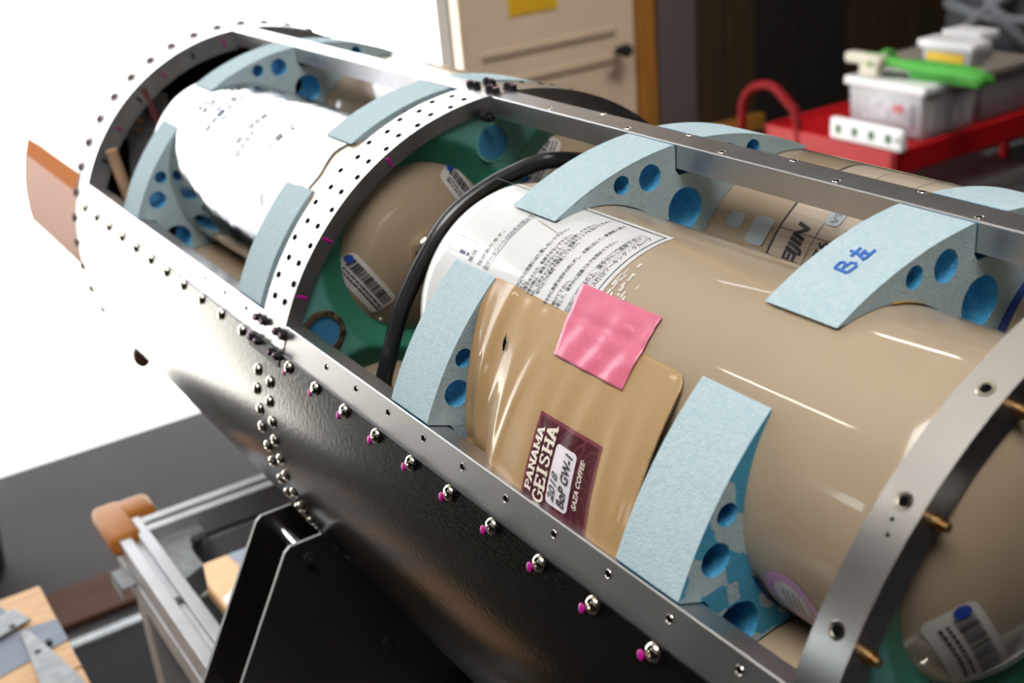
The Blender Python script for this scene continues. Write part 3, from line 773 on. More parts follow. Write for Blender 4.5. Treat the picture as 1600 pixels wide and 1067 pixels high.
# ================================================================== foam spacers
def foam_mesh():
    Ro, Rc, hw, nz = .2493, .0926, .0130, .2262
    c_l, c_r = bc(-35.5), bc(35.5)
    out = []
    for p in lin(-28.6, -3.2, 26): out.append((Ro * sin(R2(p)), Ro * cos(R2(p))))
    out += [(-hw, .2480), (-hw, nz + .004), (-hw + .003, nz), (hw - .003, nz), (hw, nz + .004), (hw, .2480)]
    for p in lin(3.2, 28.6, 26): out.append((Ro * sin(R2(p)), Ro * cos(R2(p))))
    def arc(c, sgn):
        a0 = math.atan2(out[-1][0] - c[0], out[-1][1] - c[1]) if sgn > 0 else None
        return a0
    # right concave flank, from the right tip down to the gap between the bottles
    tip = out[-1]; a0 = math.atan2(tip[0] - c_r[0], tip[1] - c_r[1]); a1 = math.atan2(.0022 - c_r[0], .141 - c_r[1])
    fl = []
    for t in lin(0, 1, 22): a = a0 + (a1 - a0) * t; fl.append((c_r[0] + Rc * sin(a), c_r[1] + Rc * cos(a)))
    fl = [q for q in fl if q[0] > .0012]
    out += fl[1:] + [(-x, z) for x, z in fl[::-1][:-1]]
    holes = [(-.0615, .2305, .0068), (-.0362, .2300, .0098), (-.005, .2000, .0158), (.0615, .2305, .0068), (.0362, .2300, .0098)]
    T = .052
    cu = bpy.data.curves.new('f', 'CURVE'); cu.dimensions = '2D'; cu.fill_mode = 'BOTH'
    loops = [out]
    for hx, hz, hr in holes: loops.append([(hx + hr * (1 + .03 * noise.noise(Vector((k, hx * 90, 0)))) * cos(2 * pi * k / 28), hz + hr * (1 + .03 * noise.noise(Vector((k, hx * 70, 5)))) * sin(2 * pi * k / 28)) for k in range(28)])
    for lp in loops:
        sp = cu.splines.new('POLY'); sp.points.add(len(lp) - 1); sp.use_cyclic_u = True
        for q, (x, z) in zip(sp.points, lp): q.co = (x, z, 0, 1)
    o = bpy.data.objects.new('f', cu); COL.objects.link(o); bpy.context.view_layer.update()
    me = bpy.data.meshes.new_from_object(o.evaluated_get(bpy.context.evaluated_depsgraph_get())); bpy.data.objects.remove(o); bpy.data.curves.remove(cu)
    capV = [(v.co.x, v.co.y) for v in me.vertices]; capF = [tuple(p.vertices) for p in me.polygons]; bpy.data.meshes.remove(me)
    V, F, mi = [], [], []
    for yy in (-T / 2, T / 2):
        o0 = len(V); V += [(x, yy, z) for x, z in capV]
        F += [tuple(i + o0 for i in (f if yy > 0 else f[::-1])) for f in capF]; mi += [0] * len(capF)
    NS = 5
    for li, lp in enumerate(loops):
        n = len(lp); o0 = len(V)
        for j in range(NS):
            yy = -T / 2 + T * j / (NS - 1)
            for x, z in lp: V.append((x, yy, z))
        for j in range(NS - 1):
            for k in range(n):
                F.append((o0 + j * n + k, o0 + j * n + (k + 1) % n, o0 + (j + 1) * n + (k + 1) % n, o0 + (j + 1) * n + k))
                x0 = (lp[k][0] + lp[(k + 1) % n][0]) / 2; z0 = (lp[k][1] + lp[(k + 1) % n][1]) / 2
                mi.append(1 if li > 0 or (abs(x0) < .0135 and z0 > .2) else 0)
    me = bpy.data.meshes.new('foam_spacer'); me.from_pydata(V, [], F); me.polygons.foreach_set('material_index', mi)
    bm = bmesh.new(); bm.from_mesh(me); bmesh.ops.remove_doubles(bm, verts=bm.verts, dist=1e-5); bmesh.ops.recalc_face_normals(bm, faces=bm.faces)
    bm.to_mesh(me); bm.free()
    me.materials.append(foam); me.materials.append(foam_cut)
    return me
FOAM = foam_mesh()
def spacer(phi, s, label, me=FOAM):
    o = bpy.data.objects.new('foam_spacer', me); COL.objects.link(o)
    o.location = (0, s, H); o.rotation_euler = (0, R2(phi), 0)
    tag(o, label, 'foam spacer', 'blue foam spacers between the gas bottles'); return o
FA = spacer(0, -.222, 'pale blue foam spacer under the top stringer at the white label end')
FA2 = spacer(L1A, -.212, 'pale blue foam spacer at the left edge of the kraft coffee pouch')
FOAMB = FOAM.copy()
FB = spacer(0, -.474, 'pale blue foam spacer with blue handwritten letters on its curved top', FOAMB)
def m_foam_patch():
    m = foam.copy(); m.name = 'pale_blue_foam_with_darker_scuffs'; nt = m.node_tree; b = nt.nodes['Principled BSDF']
    src = b.inputs['Base Color'].links[0].from_socket
    tc = nt.nodes.new('ShaderNodeTexCoord'); mp = nt.nodes.new('ShaderNodeMapping'); mp.inputs['Rotation'].default_value = (0, .5, 0); nt.links.new(tc.outputs['Object'], mp.inputs['Vector'])
    vo = nt.nodes.new('ShaderNodeTexVoronoi'); vo.inputs['Scale'].default_value = 58; vo.distance = 'CHEBYCHEV'; nt.links.new(mp.outputs['Vector'], vo.inputs['Vector'])
    sp = nt.nodes.new('ShaderNodeSeparateColor'); nt.links.new(vo.outputs['Color'], sp.inputs[0])
    gt = nt.nodes.new('ShaderNodeMath'); gt.operation = 'GREATER_THAN'; gt.inputs[1].default_value = .62; nt.links.new(sp.outputs[0], gt.inputs[0])
    mx = nt.nodes.new('ShaderNodeMix'); mx.data_type = 'RGBA'; mx.inputs[7].default_value = (.08, .36, .56, 1)
    nt.links.new(gt.outputs[0], mx.inputs[0]); nt.links.new(src, mx.inputs[6]); nt.links.new(mx.outputs[2], b.inputs['Base Color'])
    return m
FOAMC = FOAM.copy(); FOAMC.materials.append(m_foam_patch())
for p in FOAMC.polygons:
    if p.normal.y < -.9: p.material_index = 2
FB2 = spacer(L1A, -.473, 'pale blue foam spacer with darker blue scuffed face right of the coffee pouch', FOAMC)
FC = spacer(0, .442, 'pale blue foam spacer under the top stringer next to the far ring')
FC2 = spacer(L1A, .438, 'pale blue foam spacer at the left stringer next to the far ring')
FD = spacer(0, .090, 'pale blue foam spacer under the top stringer just behind the riveted ring')
FD2 = spacer(L1A, .085, 'pale blue foam spacer at the left stringer just behind the riveted ring')
# handwriting on spacer B, navy and yellow liners
ws = []
def stroke(pts, r=.0011):
    bm = bmesh.new(); tube_bm(bm, [Matrix.Identity(3) @ Vector(P(-20.4 + math.degrees(x * .78 / .2494), -.4765 + y * .78, .2494)) - Vector((0, -.474, H)) for x, y in pts], r, 6)
    me = bpy.data.meshes.new('handwriting'); bm.to_mesh(me); bm.free(); me.materials.append(blue_ink)
    o = bpy.data.objects.new('handwriting', me); COL.objects.link(o); o.parent = FB
    return o
B_ = [[(0, 0), (.001, .012)], [(.001, .012), (.007, .0125), (.0085, .0105), (.007, .007), (.001, .006)], [(.003, .0062), (.010, .0055), (.011, .002), (.008, -.001), (0, 0)]]
K_ = [[(.016, .0105), (.027, .0115)], [(.0215, .0155), (.0205, .008), (.0165, -.001)], [(.020, .0055), (.026, .0065)], [(.0235, .006), (.0235, -.0005)], [(.0185, -.0005), (.029, .0005)]]
for s_ in B_ + K_: stroke(s_)
def liner(name, phi_c, cphi, s0, s1, a0, a1, mat, parent):
    c = bc(cphi); V, F = [], []; aa = lin(a0, a1, 14)
    base = Vector(parent.location); Rm = Matrix.Rotation(R2(phi_c), 3, 'Y').inverted()
    for a in aa:
        for s in (s0, s1): V.append(Rm @ (P(a, s, .0931, c) - base))
    for i in range(13): F.append((2 * i, 2 * i + 1, 2 * i + 3, 2 * i + 2))
    me = bpy.data.meshes.new(name); me.from_pydata(V, [], F); me.materials.append(mat)
    o = bpy.data.objects.new(name, me); COL.objects.link(o); o.parent = parent
liner('liner_strip', 0, -35.5, -.5015, -.440, 8, 26, yellow_liner, FB)
liner('liner_strip', 0, 35.5, -.505, -.498, -84, 6, navy_tape, FB)
liner('liner_strip', L1A, -35.5, -.504, -.497, -140, -112, navy_tape, FB2)

# ================================================================== hose between the two bottles
hz = [(-.150, -.115, 1.12), (-.178, -.100, 1.16), (-.190, -.09, 1.205), (-.182, -.09, 1.234), (-.167, -.09, 1.268), (-.152, -.09, 1.291), (-.138, -.09, 1.309), (-.118, -.09, 1.330), (-.092, -.09, 1.345), (-.058, -.092, 1.356), (-.020, -.096, 1.361), (.02, -.105, 1.352), (.05, -.115, 1.335), (.08, -.12, 1.30)]
ho = tube('hose', hz, .0068, rubber, None, 16, 6)
tag(ho, 'thick black rubber hose curving between two tan bottle ends', 'hose')
hz2 = [Vector(p) + Vector((.010, .012, -.006)) for p in hz[3:]]
ho2 = tube('cable', hz2, .003, pm('copper_brown_cable', (.10, .05, .03), .35), None, 10, 5)
tag(ho2, 'thin brown cable running along the thick black hose', 'cable')

# ================================================================== coffee pouch and tape
CB = empty('coffee_pouch', (-.19, -.335, 1.30), 'kraft brown coffee pouch with maroon label taped onto the tan bottle', 'pouch')
def bagR(p, s):
    t = max(0, min(1, (p + 42) / -26.0))              # 0 at the top edge, 1 near the stringer
    l = max(0, min(1, (-.335 - s) / -.10))            # 1 at the left side
    l = l * l * (3 - 2 * l)
    R = .2484 - .0040 * t - l * (.026 * t * t)
    R += .0010 * sin((s + .26) * 150 + t * 1.4) * t * (.4 + l) + .0003 * noise.noise(Vector((s * 110, t * .8, 5))) * (.35 + t) + .0008 * noise.noise(Vector((s * 45, t * 1.3, 2))) * (.3 + t)
    R += .0014 * math.exp(-((s + .262 - .01 * t) / .006) ** 2) * (1 - .5 * t)
    for s0, sl, wd, am in ((-.292, -.012, .006, .0014), (-.318, .010, .005, .0012), (-.352, -.010, .007, .0010), (-.382, .004, .005, .0006), (-.398, -.018, .006, .0008), (-.425, -.004, .006, .0007)):
        R += am * math.exp(-((s - s0 - sl * t) / wd) ** 2) * max(0, min(1, 2.2 * t - .25))
    return R
def bag_s(p, s):
    t = max(0, min(1, (p + 42) / -26.0)); l = max(0, min(1, (-.335 - s) / -.10)); r_ = max(0, min(1, (-.36 - s) / .07)); return s - .012 * t * l * l - .010 * t * r_ - .009 * l * l * sin(pi * t)
def bag_pt(p, s, off=0.0): return P(p, bag_s(p, s), bagR(p, s) + off)
bx0, bx1 = -.437, -.2315
top = lambda s: -41.3 + 1.2 * ((s - bx0) / (bx1 - bx0) - .5)
V, F, U = [], [], []; ni, nj = 70, 110
for i in range(ni + 1):
    for j in range(nj + 1):
        s = bx0 + (bx1 - bx0) * j / nj
        tp = top(s)
        e = min(s - bx0, bx1 - s)
        if e < .009: tp -= math.degrees((.009 - math.sqrt(max(0, .009 ** 2 - (.009 - e) ** 2))) / .245)
        p = tp + (-76.0 - tp) * i / ni
        V.append(bag_pt(p, s)); U.append((s, R2(p) * .245))
for i in range(ni):
    for j in range(nj): a = i * (nj + 1) + j; F.append((a, a + 1, a + nj + 2, a + nj + 1))
bo = mk('pouch_body', V, F, bag_mat, CB, True, uv=U)
so = bo.modifiers.new('thickness', 'SOLIDIFY'); so.thickness = .0012; so.offset = -1
so2 = None
# maroon label on the pouch: x along +phi, y along +s
A0, S0, LW, LH = -67.75, -.4075, .0535, .0575
def on_bag(off):
    def f(x, y):
        sk = .0055 * (1 - x / LW)
        p = A0 + math.degrees(x / .243); s = S0 + y + .006 * (x / LW)
        # undo the pouch shear so that the label keeps its shape
        return bag_pt(p, s, off)
    return f
def lay(name, vf, off, mat, parent=CB, uv=False):
    return mk(name, wrap(vf[0], on_bag(off)), vf[1], mat, parent, True, uv=[(v.x, v.y) for v in vf[0]] if uv else None)
lb = lay('pouch_label', rect_vf(0, 0, LW, LH, 24, 24), .0005, maroon_border)
lay('label_field', rect_vf(.0022, .0022, LW - .0022, LH - .0022, 22, 22), .0008, maroon, CB, True)
lay('label_panel', grid_clip(rrect(.0075, .0160, LW - .0115, .0350, .0028), .003, None), .0012, lilac_white)
def slab(word, h, x, y, wide):
    """slab-serif capitals as stroke quads"""
    G = {'P': ([[(.2, 0), (.2, 1)]], [(.2, 0), (.2, 1)], [[(.2, .92), (.62, .92), (.78, .82), (.78, .62), (.62, .5), (.2, .5)]]),
         'A': ([[(.12, 0), (.45, 1)], [(.45, 1), (.82, 0)]], [(.12, 0), (.82, 0)], [[(.25, .32), (.68, .32)]]),
         'N': ([[(.18, 0), (.18, 1)], [(.8, 0), (.8, 1)]], [(.18, 0), (.18, 1), (.8, 1)], [[(.18, 1), (.8, 0)]]),
         'M': ([[(.14, 0), (.14, 1)], [(.98, 0), (.98, 1)]], [(.14, 0), (.98, 0), (.14, 1), (.98, 1)], [[(.14, 1), (.56, .2), (.98, 1)]]),
         'G': ([], [(.8, .42)], [[(.82, .78), (.66, .93), (.4, .95), (.2, .75), (.15, .5), (.2, .25), (.4, .05), (.66, .07), (.8, .2), (.8, .42)]]),
         'E': ([[(.2, 0), (.2, 1)]], [(.2, 0), (.2, 1)], [[(.2, .93), (.78, .93), (.78, .76)], [(.2, .07), (.8, .07), (.8, .26)], [(.2, .5), (.6, .5)]]),
         'I': ([[(.32, 0), (.32, 1)]], [(.32, 0), (.32, 1)], []),
         'S': ([], [], [[(.76, .76), (.72, .90), (.5, .95), (.25, .88), (.2, .7), (.35, .56), (.62, .46), (.78, .3), (.7, .1), (.48, .04), (.24, .1), (.18, .26)]]),
         'H': ([[(.18, 0), (.18, 1)], [(.82, 0), (.82, 1)]], [(.18, 0), (.82, 0), (.18, 1), (.82, 1)], [[(.18, .5), (.82, .5)]])}
    W = {'M': 1.12, 'I': .64, 'P': .86, 'E': .9}
    tot = sum(W.get(ch, 1.0) for ch in word); k = wide / tot; items = []; cx = 0.0
    def seg(a, b, t):
        a, b = Vector((*a, 0)), Vector((*b, 0)); d = (b - a).normalized(); nrm = Vector((-d.y, d.x, 0)) * t; e = d * t * .5
        return [a - nrm - e, b - nrm + e, b + nrm + e, a + nrm - e]
    for ch in word:
        stems, ser, thin = G[ch]
        quads = [seg(a, b, .125) for a, b in stems]
        for pl in thin: quads += [seg(a, b, .085) for a, b in zip(pl, pl[1:])]
        for sx, sy in ser: quads.append(seg((sx - .22, sy + (.05 if sy < .5 else -.05)), (sx + .22, sy + (.05 if sy < .5 else -.05)), .05))
        for q in quads: items.append(([Vector((x + (cx + p.x) * k, y + p.y * h, 0)) for p in q], [(0, 1, 2, 3)]))
        cx += W.get(ch, 1.0)
    return join_vf(items)
lay('label_word', slab('PANAMA', .0060, .0075, .0482, .0385), .0014, cream)
lay('label_word', slab('GEISHA', .0080, .0035, .0372, .0465), .0014, cream)
def btxt(body, size, x, y, mat, off, sh, width):
    v, f = text_mesh(body, size, offset=off, shear=sh, width=width); lay('label_text', ([q + Vector((x, y, 0)) for q in v], f), .0020, mat)
btxt('2018', .0084, .0100, .0268, ink, .00022, .25, .0165)
btxt('BoP GW-1', .0084, .0095, .0182, ink, .00022, .25, .0305)
btxt('·SAZA COFFEE·', .0050, .0125, .0085, cream, .00008, .22, .0290)
# one-way valve mark
vm = [Vector((0, 0, 0)), Vector((.0016, -.0012, 0)), Vector((.0072, .0002, 0)), Vector((.0080, .0022, 0)), Vector((.0120, .0034, 0)), Vector((.0068, .0042, 0)), Vector((.0030, .0030, 0))]
v, f = grid_clip(vm, .003, None)
mk('valve_mark', [bag_pt(-50.6 + math.degrees(q.x / .246), -.2795 + q.y, .0012) for q in v], f, rivet_mat, CB)
# pink tape: from the bare bottle over the pouch
V, F = [], []; na_, nb_ = 40, 26
def tp_pt(u, v):
    # u 0..1 from the bottle side to the pouch side, v 0..1 along the axis
    p = -36.4 + (-47.4 + 36.4) * u; s = -.3185 - .0775 * v - .010 * u * (1 - v) - .003 * u
    Rb_ = None
    psi_c = c1
    # bottle surface distance from the axis at this angle
    a = R2(p); dx, dz = sin(a), cos(a); bq = dx * c1[0] + dz * c1[1]; disc = bq * bq - (c1[0] ** 2 + c1[1] ** 2 - (RB + .0011) ** 2)
    Rbot = bq + math.sqrt(max(0, disc)); Rbag = bagR(p, s) + .0011
    k = max(0, min(1, (u - .40) / .12)); R = Rbot * (1 - k) + max(Rbag, Rbot) * k + .0005 * sin(v * 19 + u * 5) * u + .0006 * noise.noise(Vector((u * 5, v * 4, 7)))
    return P(p, s, R)
for i in range(na_ + 1):
    for j in range(nb_ + 1):
        jit = .0 if 0 < i < na_ and 0 < j < nb_ else random.uniform(-.004, .004)
        V.append(tp_pt(i / na_, j / nb_ + jit))
for i in range(na_):
    for j in range(nb_): a = i * (nb_ + 1) + j; F.append((a, a + 1, a + nb_ + 2, a + nb_ + 1))
tpo = mk('tape', V, F, pink_tape, None, True)
sm = tpo.modifiers.new('thickness', 'SOLIDIFY'); sm.thickness = .0003; sm.offset = -1
tag(tpo, 'pink cloth tape holding the top of the coffee pouch', 'tape')

# ================================================================== cradle and work frame under the rocket
FR = empty('work_frame', (-.29, .2, 0), 'low aluminium extrusion frame with an orange corner cap under the rocket', 'frame')
def extrusion(name, lo, hi, axis):
    bm = bmesh.new()
    x0, y0, z0 = lo; x1, y1, z1 = hi; g = .0045; d = .010
    if axis == 1:
        xm = (x0 + x1) / 2; pr = [(x0, z0), (x1, z0), (x1, z1), (xm + g, z1), (xm + g, z1 - d), (xm - g, z1 - d), (xm - g, z1), (x0, z1), (x0, (z0 + z1) / 2 + g), (x0 + d, (z0 + z1) / 2 + g), (x0 + d, (z0 + z1) / 2 - g), (x0, (z0 + z1) / 2 - g)]
        A = [bm.verts.new((x, y0, z)) for x, z in pr]; B = [bm.verts.new((x, y1, z)) for x, z in pr]
    else:
        ym = (y0 + y1) / 2; pr = [(y0, z0), (y1, z0), (y1, z1), (ym + g, z1), (ym + g, z1 - d), (ym - g, z1 - d), (ym - g, z1), (y0, z1), (y0, (z0 + z1) / 2 + g), (y0 + d, (z0 + z1) / 2 + g), (y0 + d, (z0 + z1) / 2 - g), (y0, (z0 + z1) / 2 - g)]
        A = [bm.verts.new((x0, y, z)) for y, z in pr]; B = [bm.verts.new((x1, y, z)) for y, z in pr]
    n = len(pr)
    for k in range(n): bm.faces.new((A[k], A[(k + 1) % n], B[(k + 1) % n], B[k]))
    bm.faces.new(A[::-1]); bm.faces.new(B)
    o = from_bm(name, bm, extr, FR)
    bv = o.modifiers.new('edge', 'BEVEL'); bv.width = .0012; bv.segments = 2; bv.limit_method = 'ANGLE'
    return o
extrusion('side_rail', (-.310, -.9, .72), (-.270, .585, .80), 1)
extrusion('cross_rail', (-.270, .538, .72), (.31, .578, .80), 0)
extrusion('side_rail', (.27, -.9, .72), (.31, .538, .80), 1)
extrusion('cross_rail', (-.270, -.86, .72), (.27, -.82, .80), 0)
for x in (-.29, .29):
    for y in (-.88, .50): box('leg', (x - .02, y - .02, 0), (x + .02, y + .02, .72), extr, FR, .002)
bm = bmesh.new()
bm_box(bm, (-.321, .537, .774), (-.279, .642, .8055), .010, seg=3); bm_box(bm, (-.321, .590, .772), (-.243, .640, .8045), .010, seg=3); bm_box(bm, (-.3215, .54, .776), (-.300, .64, .80), .008, seg=3)
from_bm('corner_cap', bm, orange_plastic, FR, 40)
bm = bmesh.new()   # curved gusset in the inner corner
gp = [(-.27, .538), (-.205, .538)] + [(-.205 - .03 * sin(a) - .0, .538 - .065 + .045 * cos(a)) for a in lin(0, pi / 2, 6)] + [(-.235, .44), (-.27, .42)]
A = [bm.verts.new((x, y, .745)) for x, y in gp]; B = [bm.verts.new((x, y, .782)) for x, y in gp]
for k in range(len(gp)): bm.faces.new((A[k], A[(k + 1) % len(gp)], B[(k + 1) % len(gp)], B[k]))
bm.faces.new(A[::-1]); bm.faces.new(B)
from_bm('corner_gusset', bm, galv, FR)
bm = bmesh.new(); tube_bm(bm, [(-.222, .50, .782), (-.222, .50, .787)], .008, 14); from_bm('gusset_bolt', bm, dark_steel, FR, 40)
bm = bmesh.new(); bm_box(bm, (-.331, .49, .757), (-.310, .54, .760), .001); bm_box(bm, (-.331, .49, .742), (-.328, .54, .760), .001); from_bm('side_clip', bm, galv, FR)
bm = bmesh.new(); tube_bm(bm, [(-.2900, .37, .7895), (-.2900, .37, .7935)], .0065, 6); from_bm('slot_nut', bm, extr_dark, FR)

SB = empty('cradle', (0, .034, .80), 'sheet metal cradle with painted-in dark faces and bright edges carrying the rocket', 'cradle')
def cradle_plate(y0, y1):
    Rr = .2535; pts = [(-.40, -.35), (-.268, -.109), (-.262, -.1045), (-.2315, -.1045)]
    for a in lin(-113.5, -246.5, 40): pts.append((Rr * sin(R2(a)), Rr * cos(R2(a))))
    pts += [(.2315, -.1045), (.262, -.1045), (.268, -.109), (.40, -.35)]
    n = len(pts)
    V = [(x, y0, H + z) for x, z in pts] + [(x, y1, H + z) for x, z in pts]
    F = [(i, i + n, (i + 1) % n + n, (i + 1) % n) for i in range(n)]; mi = [1] * n
    f1 = tuple(range(n)); f2 = tuple(range(n, 2 * n))[::-1]
    return mk('cradle_plate', V, F + [f1, f2], [plate_reflect_dark, pm('sky_lit_edge', (.40, .40, .41), .45, .5)], SB, None, mi=mi + [0, 0])  # dark faces and pale edges carry painted-in room and sky reflections
cradle_plate(-.003, .001); cradle_plate(.064, .068)
for x, z in ((-.248, -.122), (.248, -.122), (-.33, -.29), (.33, -.29), (-.10, -.30), (.10, -.30)):
    tube('standoff', [(x, .001, H + z), (x, .064, H + z)], .0062, edge_alu, SB, 20)
    bm = bmesh.new(); tube_bm(bm, [(x, -.003, H + z), (x, -.008, H + z)], .0062, 6); tube_bm(bm, [(x, -.008, H + z), (x, -.012, H + z)], .0030, 10); from_bm('plate_bolt', bm, dark_steel, SB, 40)
bm = bmesh.new(); tube_bm(bm, [(-.185, -.003, .905), (-.185, -.009, .905)], .0060, 6); tube_bm(bm, [(-.185, -.009, .905), (-.185, -.014, .905)], .0030, 10); from_bm('plate_bolt', bm, dark_steel, SB, 40)
box('foot_flange', (-.40, -.045, .80), (.40, -.003, .804), edge_alu, SB)
box('foot_flange', (-.40, .068, .80), (.40, .11, .804), edge_alu, SB)

# ================================================================== lower left: crate, floor things
CR = empty('wooden_crate', (-.51, .48, 0), 'light wood crate with blue grey painted stripes at the bottom left corner', 'crate')
box('crate_body', (-.62, .20, 0), (-.402, .755, .615), wood, CR, .003)
for k in range(1, 6):
    box('lid_plank', (-.63, .055 + k * .118, .616), (-.396, .055 + k * .118 + .116, .65 - .0006 * (k % 2)), wood, CR, .003)
def stripe(pts, mat, z=.6512, name='painted_stripe'):
    n = len(pts); V = [(x, y, z) for x, y in pts] + [(x, y, z - .003) for x, y in pts]
    mk(name, V, [tuple(range(n))] + [(i, i + n, (i + 1) % n + n, (i + 1) % n) for i in range(n)], mat, CR)
stripe([(-.46, .763), (-.56, .763), (-.56, .63), (-.445, .69)], bluegrey)
stripe([(-.396, .655), (-.396, .595), (-.60, .545), (-.60, .66), (-.47, .665)], bluegrey)
stripe([(-.56, .50), (-.445, .47), (-.43, .40), (-.56, .40)], bluegrey)
bm = bmesh.new(); V_ = [(-.446, .648, .6535), (-.436, .648, .6535), (-.405, .50, .6535), (-.40, .40, .6535), (-.455, .40, .6535)]
A = [bm.verts.new(v) for v in V_]; B = [bm.verts.new((v[0], v[1], v[2] + .004)) for v in V_]; n = len(A)
for k in range(n): bm.faces.new((A[k], A[(k + 1) % n], B[(k + 1) % n], B[k]))
bm.faces.new(B); bm.faces.new(A[::-1]); from_bm('steel_strap', bm, galv, CR)
bm = bmesh.new(); bm_box(bm, (-.52, .655, .6535), (-.432, .700, .657), .001, rot=Matrix.Rotation(.35, 3, 'Z')); from_bm('steel_strap', bm, galv, CR)
for x, y in ((-.437, .585), (-.452, .668), (-.42, .60)):
    bm = bmesh.new(); tube_bm(bm, [(x, y, .652), (x, y, .6585)], .0045, 10); from_bm('strap_screw', bm, dark_steel, CR, 40)
o = box('floor_plank', (-1.6, 1.62, 0), (2.2, 1.78, .018), brown_floor, None, .003); tag(o, 'reddish brown plank lying on the dark floor behind the frame', 'plank')
o = box('rubber_mat', (-1.6, .6, 0), (1.2, 1.535, .006), black_mat, None, .002); tag(o, 'black rubber mat on the floor below the frame', 'mat')
o = box('edging_strip', (-1.6, 1.538, 0), (1.2, 1.565, .012), galv, None, .002); tag(o, 'thin metal edging strip along the far edge of the black mat', 'strip')
PB = empty('painted_board', (.2, 1.5, 0), 'wood and blue grey painted board on the floor behind the cradle', 'board')
box('board', (.02, 1.30, .013), (.75, 1.62, .045), wood, PB, .003)
for k, (pts, m) in enumerate((([(.10, 1.62), (.16, 1.62), (.20, 1.45), (.12, 1.45)], bluegrey), ([(.03, 1.44), (.14, 1.50), (.16, 1.38), (.03, 1.34)], white_plastic), ([(.22, 1.62), (.34, 1.62), (.30, 1.40), (.22, 1.40)], bluegrey))):
    n = len(pts); V = [(x, y, .0462) for x, y in pts] + [(x, y, .0435) for x, y in pts]
    mk('paint_patch', V, [tuple(range(n))] + [(i, i + n, (i + 1) % n + n, (i + 1) % n) for i in range(n)], m, PB)
BK = empty('waste_bin', (-.40, 1.98, 0), 'small black round bin on the floor at the left edge', 'bin')
prof = [(.0, .005), (.085, .005), (.10, .02), (.115, .20), (.122, .205), (.122, .215), (.112, .215), (.098, .03), (0, .025)]
V, F = [], []; n = 32
for r, z in prof:
    for k in range(n): V.append((-.44 + r * cos(2 * pi * k / n), 2.0 + r * sin(2 * pi * k / n), z))
for i in range(len(prof) - 1):
    for k in range(n): F.append((i * n + k, i * n + (k + 1) % n, (i + 1) * n + (k + 1) % n, (i + 1) * n + k))
mk('bin_body', V, F, black_mat, BK, 40)
tube('bin_rim', [(-.44 + .119 * cos(a), 2.0 + .119 * sin(a), .214) for a in lin(0, 2 * pi, 33)], .005, black_mat, BK, 8)

# ================================================================== red cart and what stands on it
CT = empty('red_cart', (2.4, 1.45, 0), 'red tubular steel cart with a bent loop handle in the dark corner', 'cart')
bm = bmesh.new(); bm_box(bm, (1.965, 1.225, .690), (3.05, 1.675, .700), .002); from_bm('tray', bm, red_paint, CT)
for lo, hi in (((1.945, 1.205, .640), (1.967, 1.695, .712)), ((3.045, 1.205, .640), (3.067, 1.695, .712)), ((1.945, 1.203, .640), (3.067, 1.225, .712)), ((1.945, 1.675, .640), (3.067, 1.697, .712))):
    box('tray_rim', lo, hi, red_paint, CT, .006, seg=3)
hp = [(1.95, 1.80, .60), (1.955, 1.800, .69), (1.96, 1.797, .775), (1.965, 1.765, .815), (1.965, 1.731, .829), (1.965, 1.695, .834), (1.965, 1.665, .827), (1.96, 1.62, .80), (1.96, 1.588, .776), (1.955, 1.568, .735), (1.955, 1.559, .69), (1.95, 1.555, .62)]
tube('loop_handle', [(x, y, z - .012) for x, y, z in hp], .0135, red_shaded, CT, 14, 4)
for x, y in ((1.985, 1.235), (1.985, 1.665), (3.03, 1.235), (3.03, 1.665)):
    tube('leg', [(x, y, .64), (x - (.0 if x > 2 else .02), y - .02, .55), (x, y, .12)], .017, red_paint, CT, 12, 4)
    bm = bmesh.new(); tube_bm(bm, [(x - .014, y, .045), (x + .014, y, .045)], .043, 20); from_bm('caster', bm, dark_steel, CT, 40)
tube('front_brace', [(1.93, 1.56, .62), (1.925, 1.45, .575), (1.925, 1.33, .575), (1.93, 1.22, .60), (1.905, 1.15, .55), (1.92, 1.14, .47)], .016, red_paint, CT, 12, 5)
box('lower_shelf', (1.98, 1.23, .26), (3.04, 1.67, .275), red_shaded, CT, .003)
box('handle_base', (1.93, 1.53, .585), (1.985, 1.83, .625), red_shaded, CT, .01)
o = box('grey_carton', (2.10, 1.27, .276), (2.65, 1.62, .50), clear_white, None, .01); 
bpy.data.objects.remove(o)
CN = empty('carton', (2.35, 1.45, .276), 'pale grey box on the lower shelf of the red cart', 'box')
box('carton_body', (2.02, 1.27, .276), (2.65, 1.62, .50), pm('pale_grey_card', (.40, .39, .40), .7), CN, .008); box('carton_lid', (2.015, 1.265, .47), (2.655, 1.625, .51), pm('pale_grey_card', (.4, .39, .4), .7), CN, .008)
def tub(name, lo, hi, label, m_body, m_lid, ribs=True, cat='storage box'):
    r = empty(name, ((lo[0] + hi[0]) / 2, (lo[1] + hi[1]) / 2, lo[2]), label, cat)
    bm = bmesh.new(); vs = bm_box(bm, lo, hi, .012, seg=3)
    for v in bm.verts:
        k = 1 - .05 * (hi[2] - v.co.z) / (hi[2] - lo[2]); cx, cy = (lo[0] + hi[0]) / 2, (lo[1] + hi[1]) / 2
        v.co.x = cx + (v.co.x - cx) * k; v.co.y = cy + (v.co.y - cy) * k
    from_bm('box_body', bm, m_body, r, 40)
    box('box_lid', (lo[0] - .008, lo[1] - .008, hi[2] - .018), (hi[0] + .008, hi[1] + .008, hi[2] + .006), m_lid, r, .006, seg=3)
    return r
T1 = tub('storage_box', (2.085, 1.235, .701), (2.32, 1.505, .846), 'white lidded plastic box at the front of the red cart', clear_white, white_plastic)
box('box_window', (2.082, 1.27, .735), (2.094, 1.45, .800), pm('grey_blue_contents', (.34, .36, .42), .4, var=.6, vscale=40, col2=(.62, .60, .62)), T1, .004)
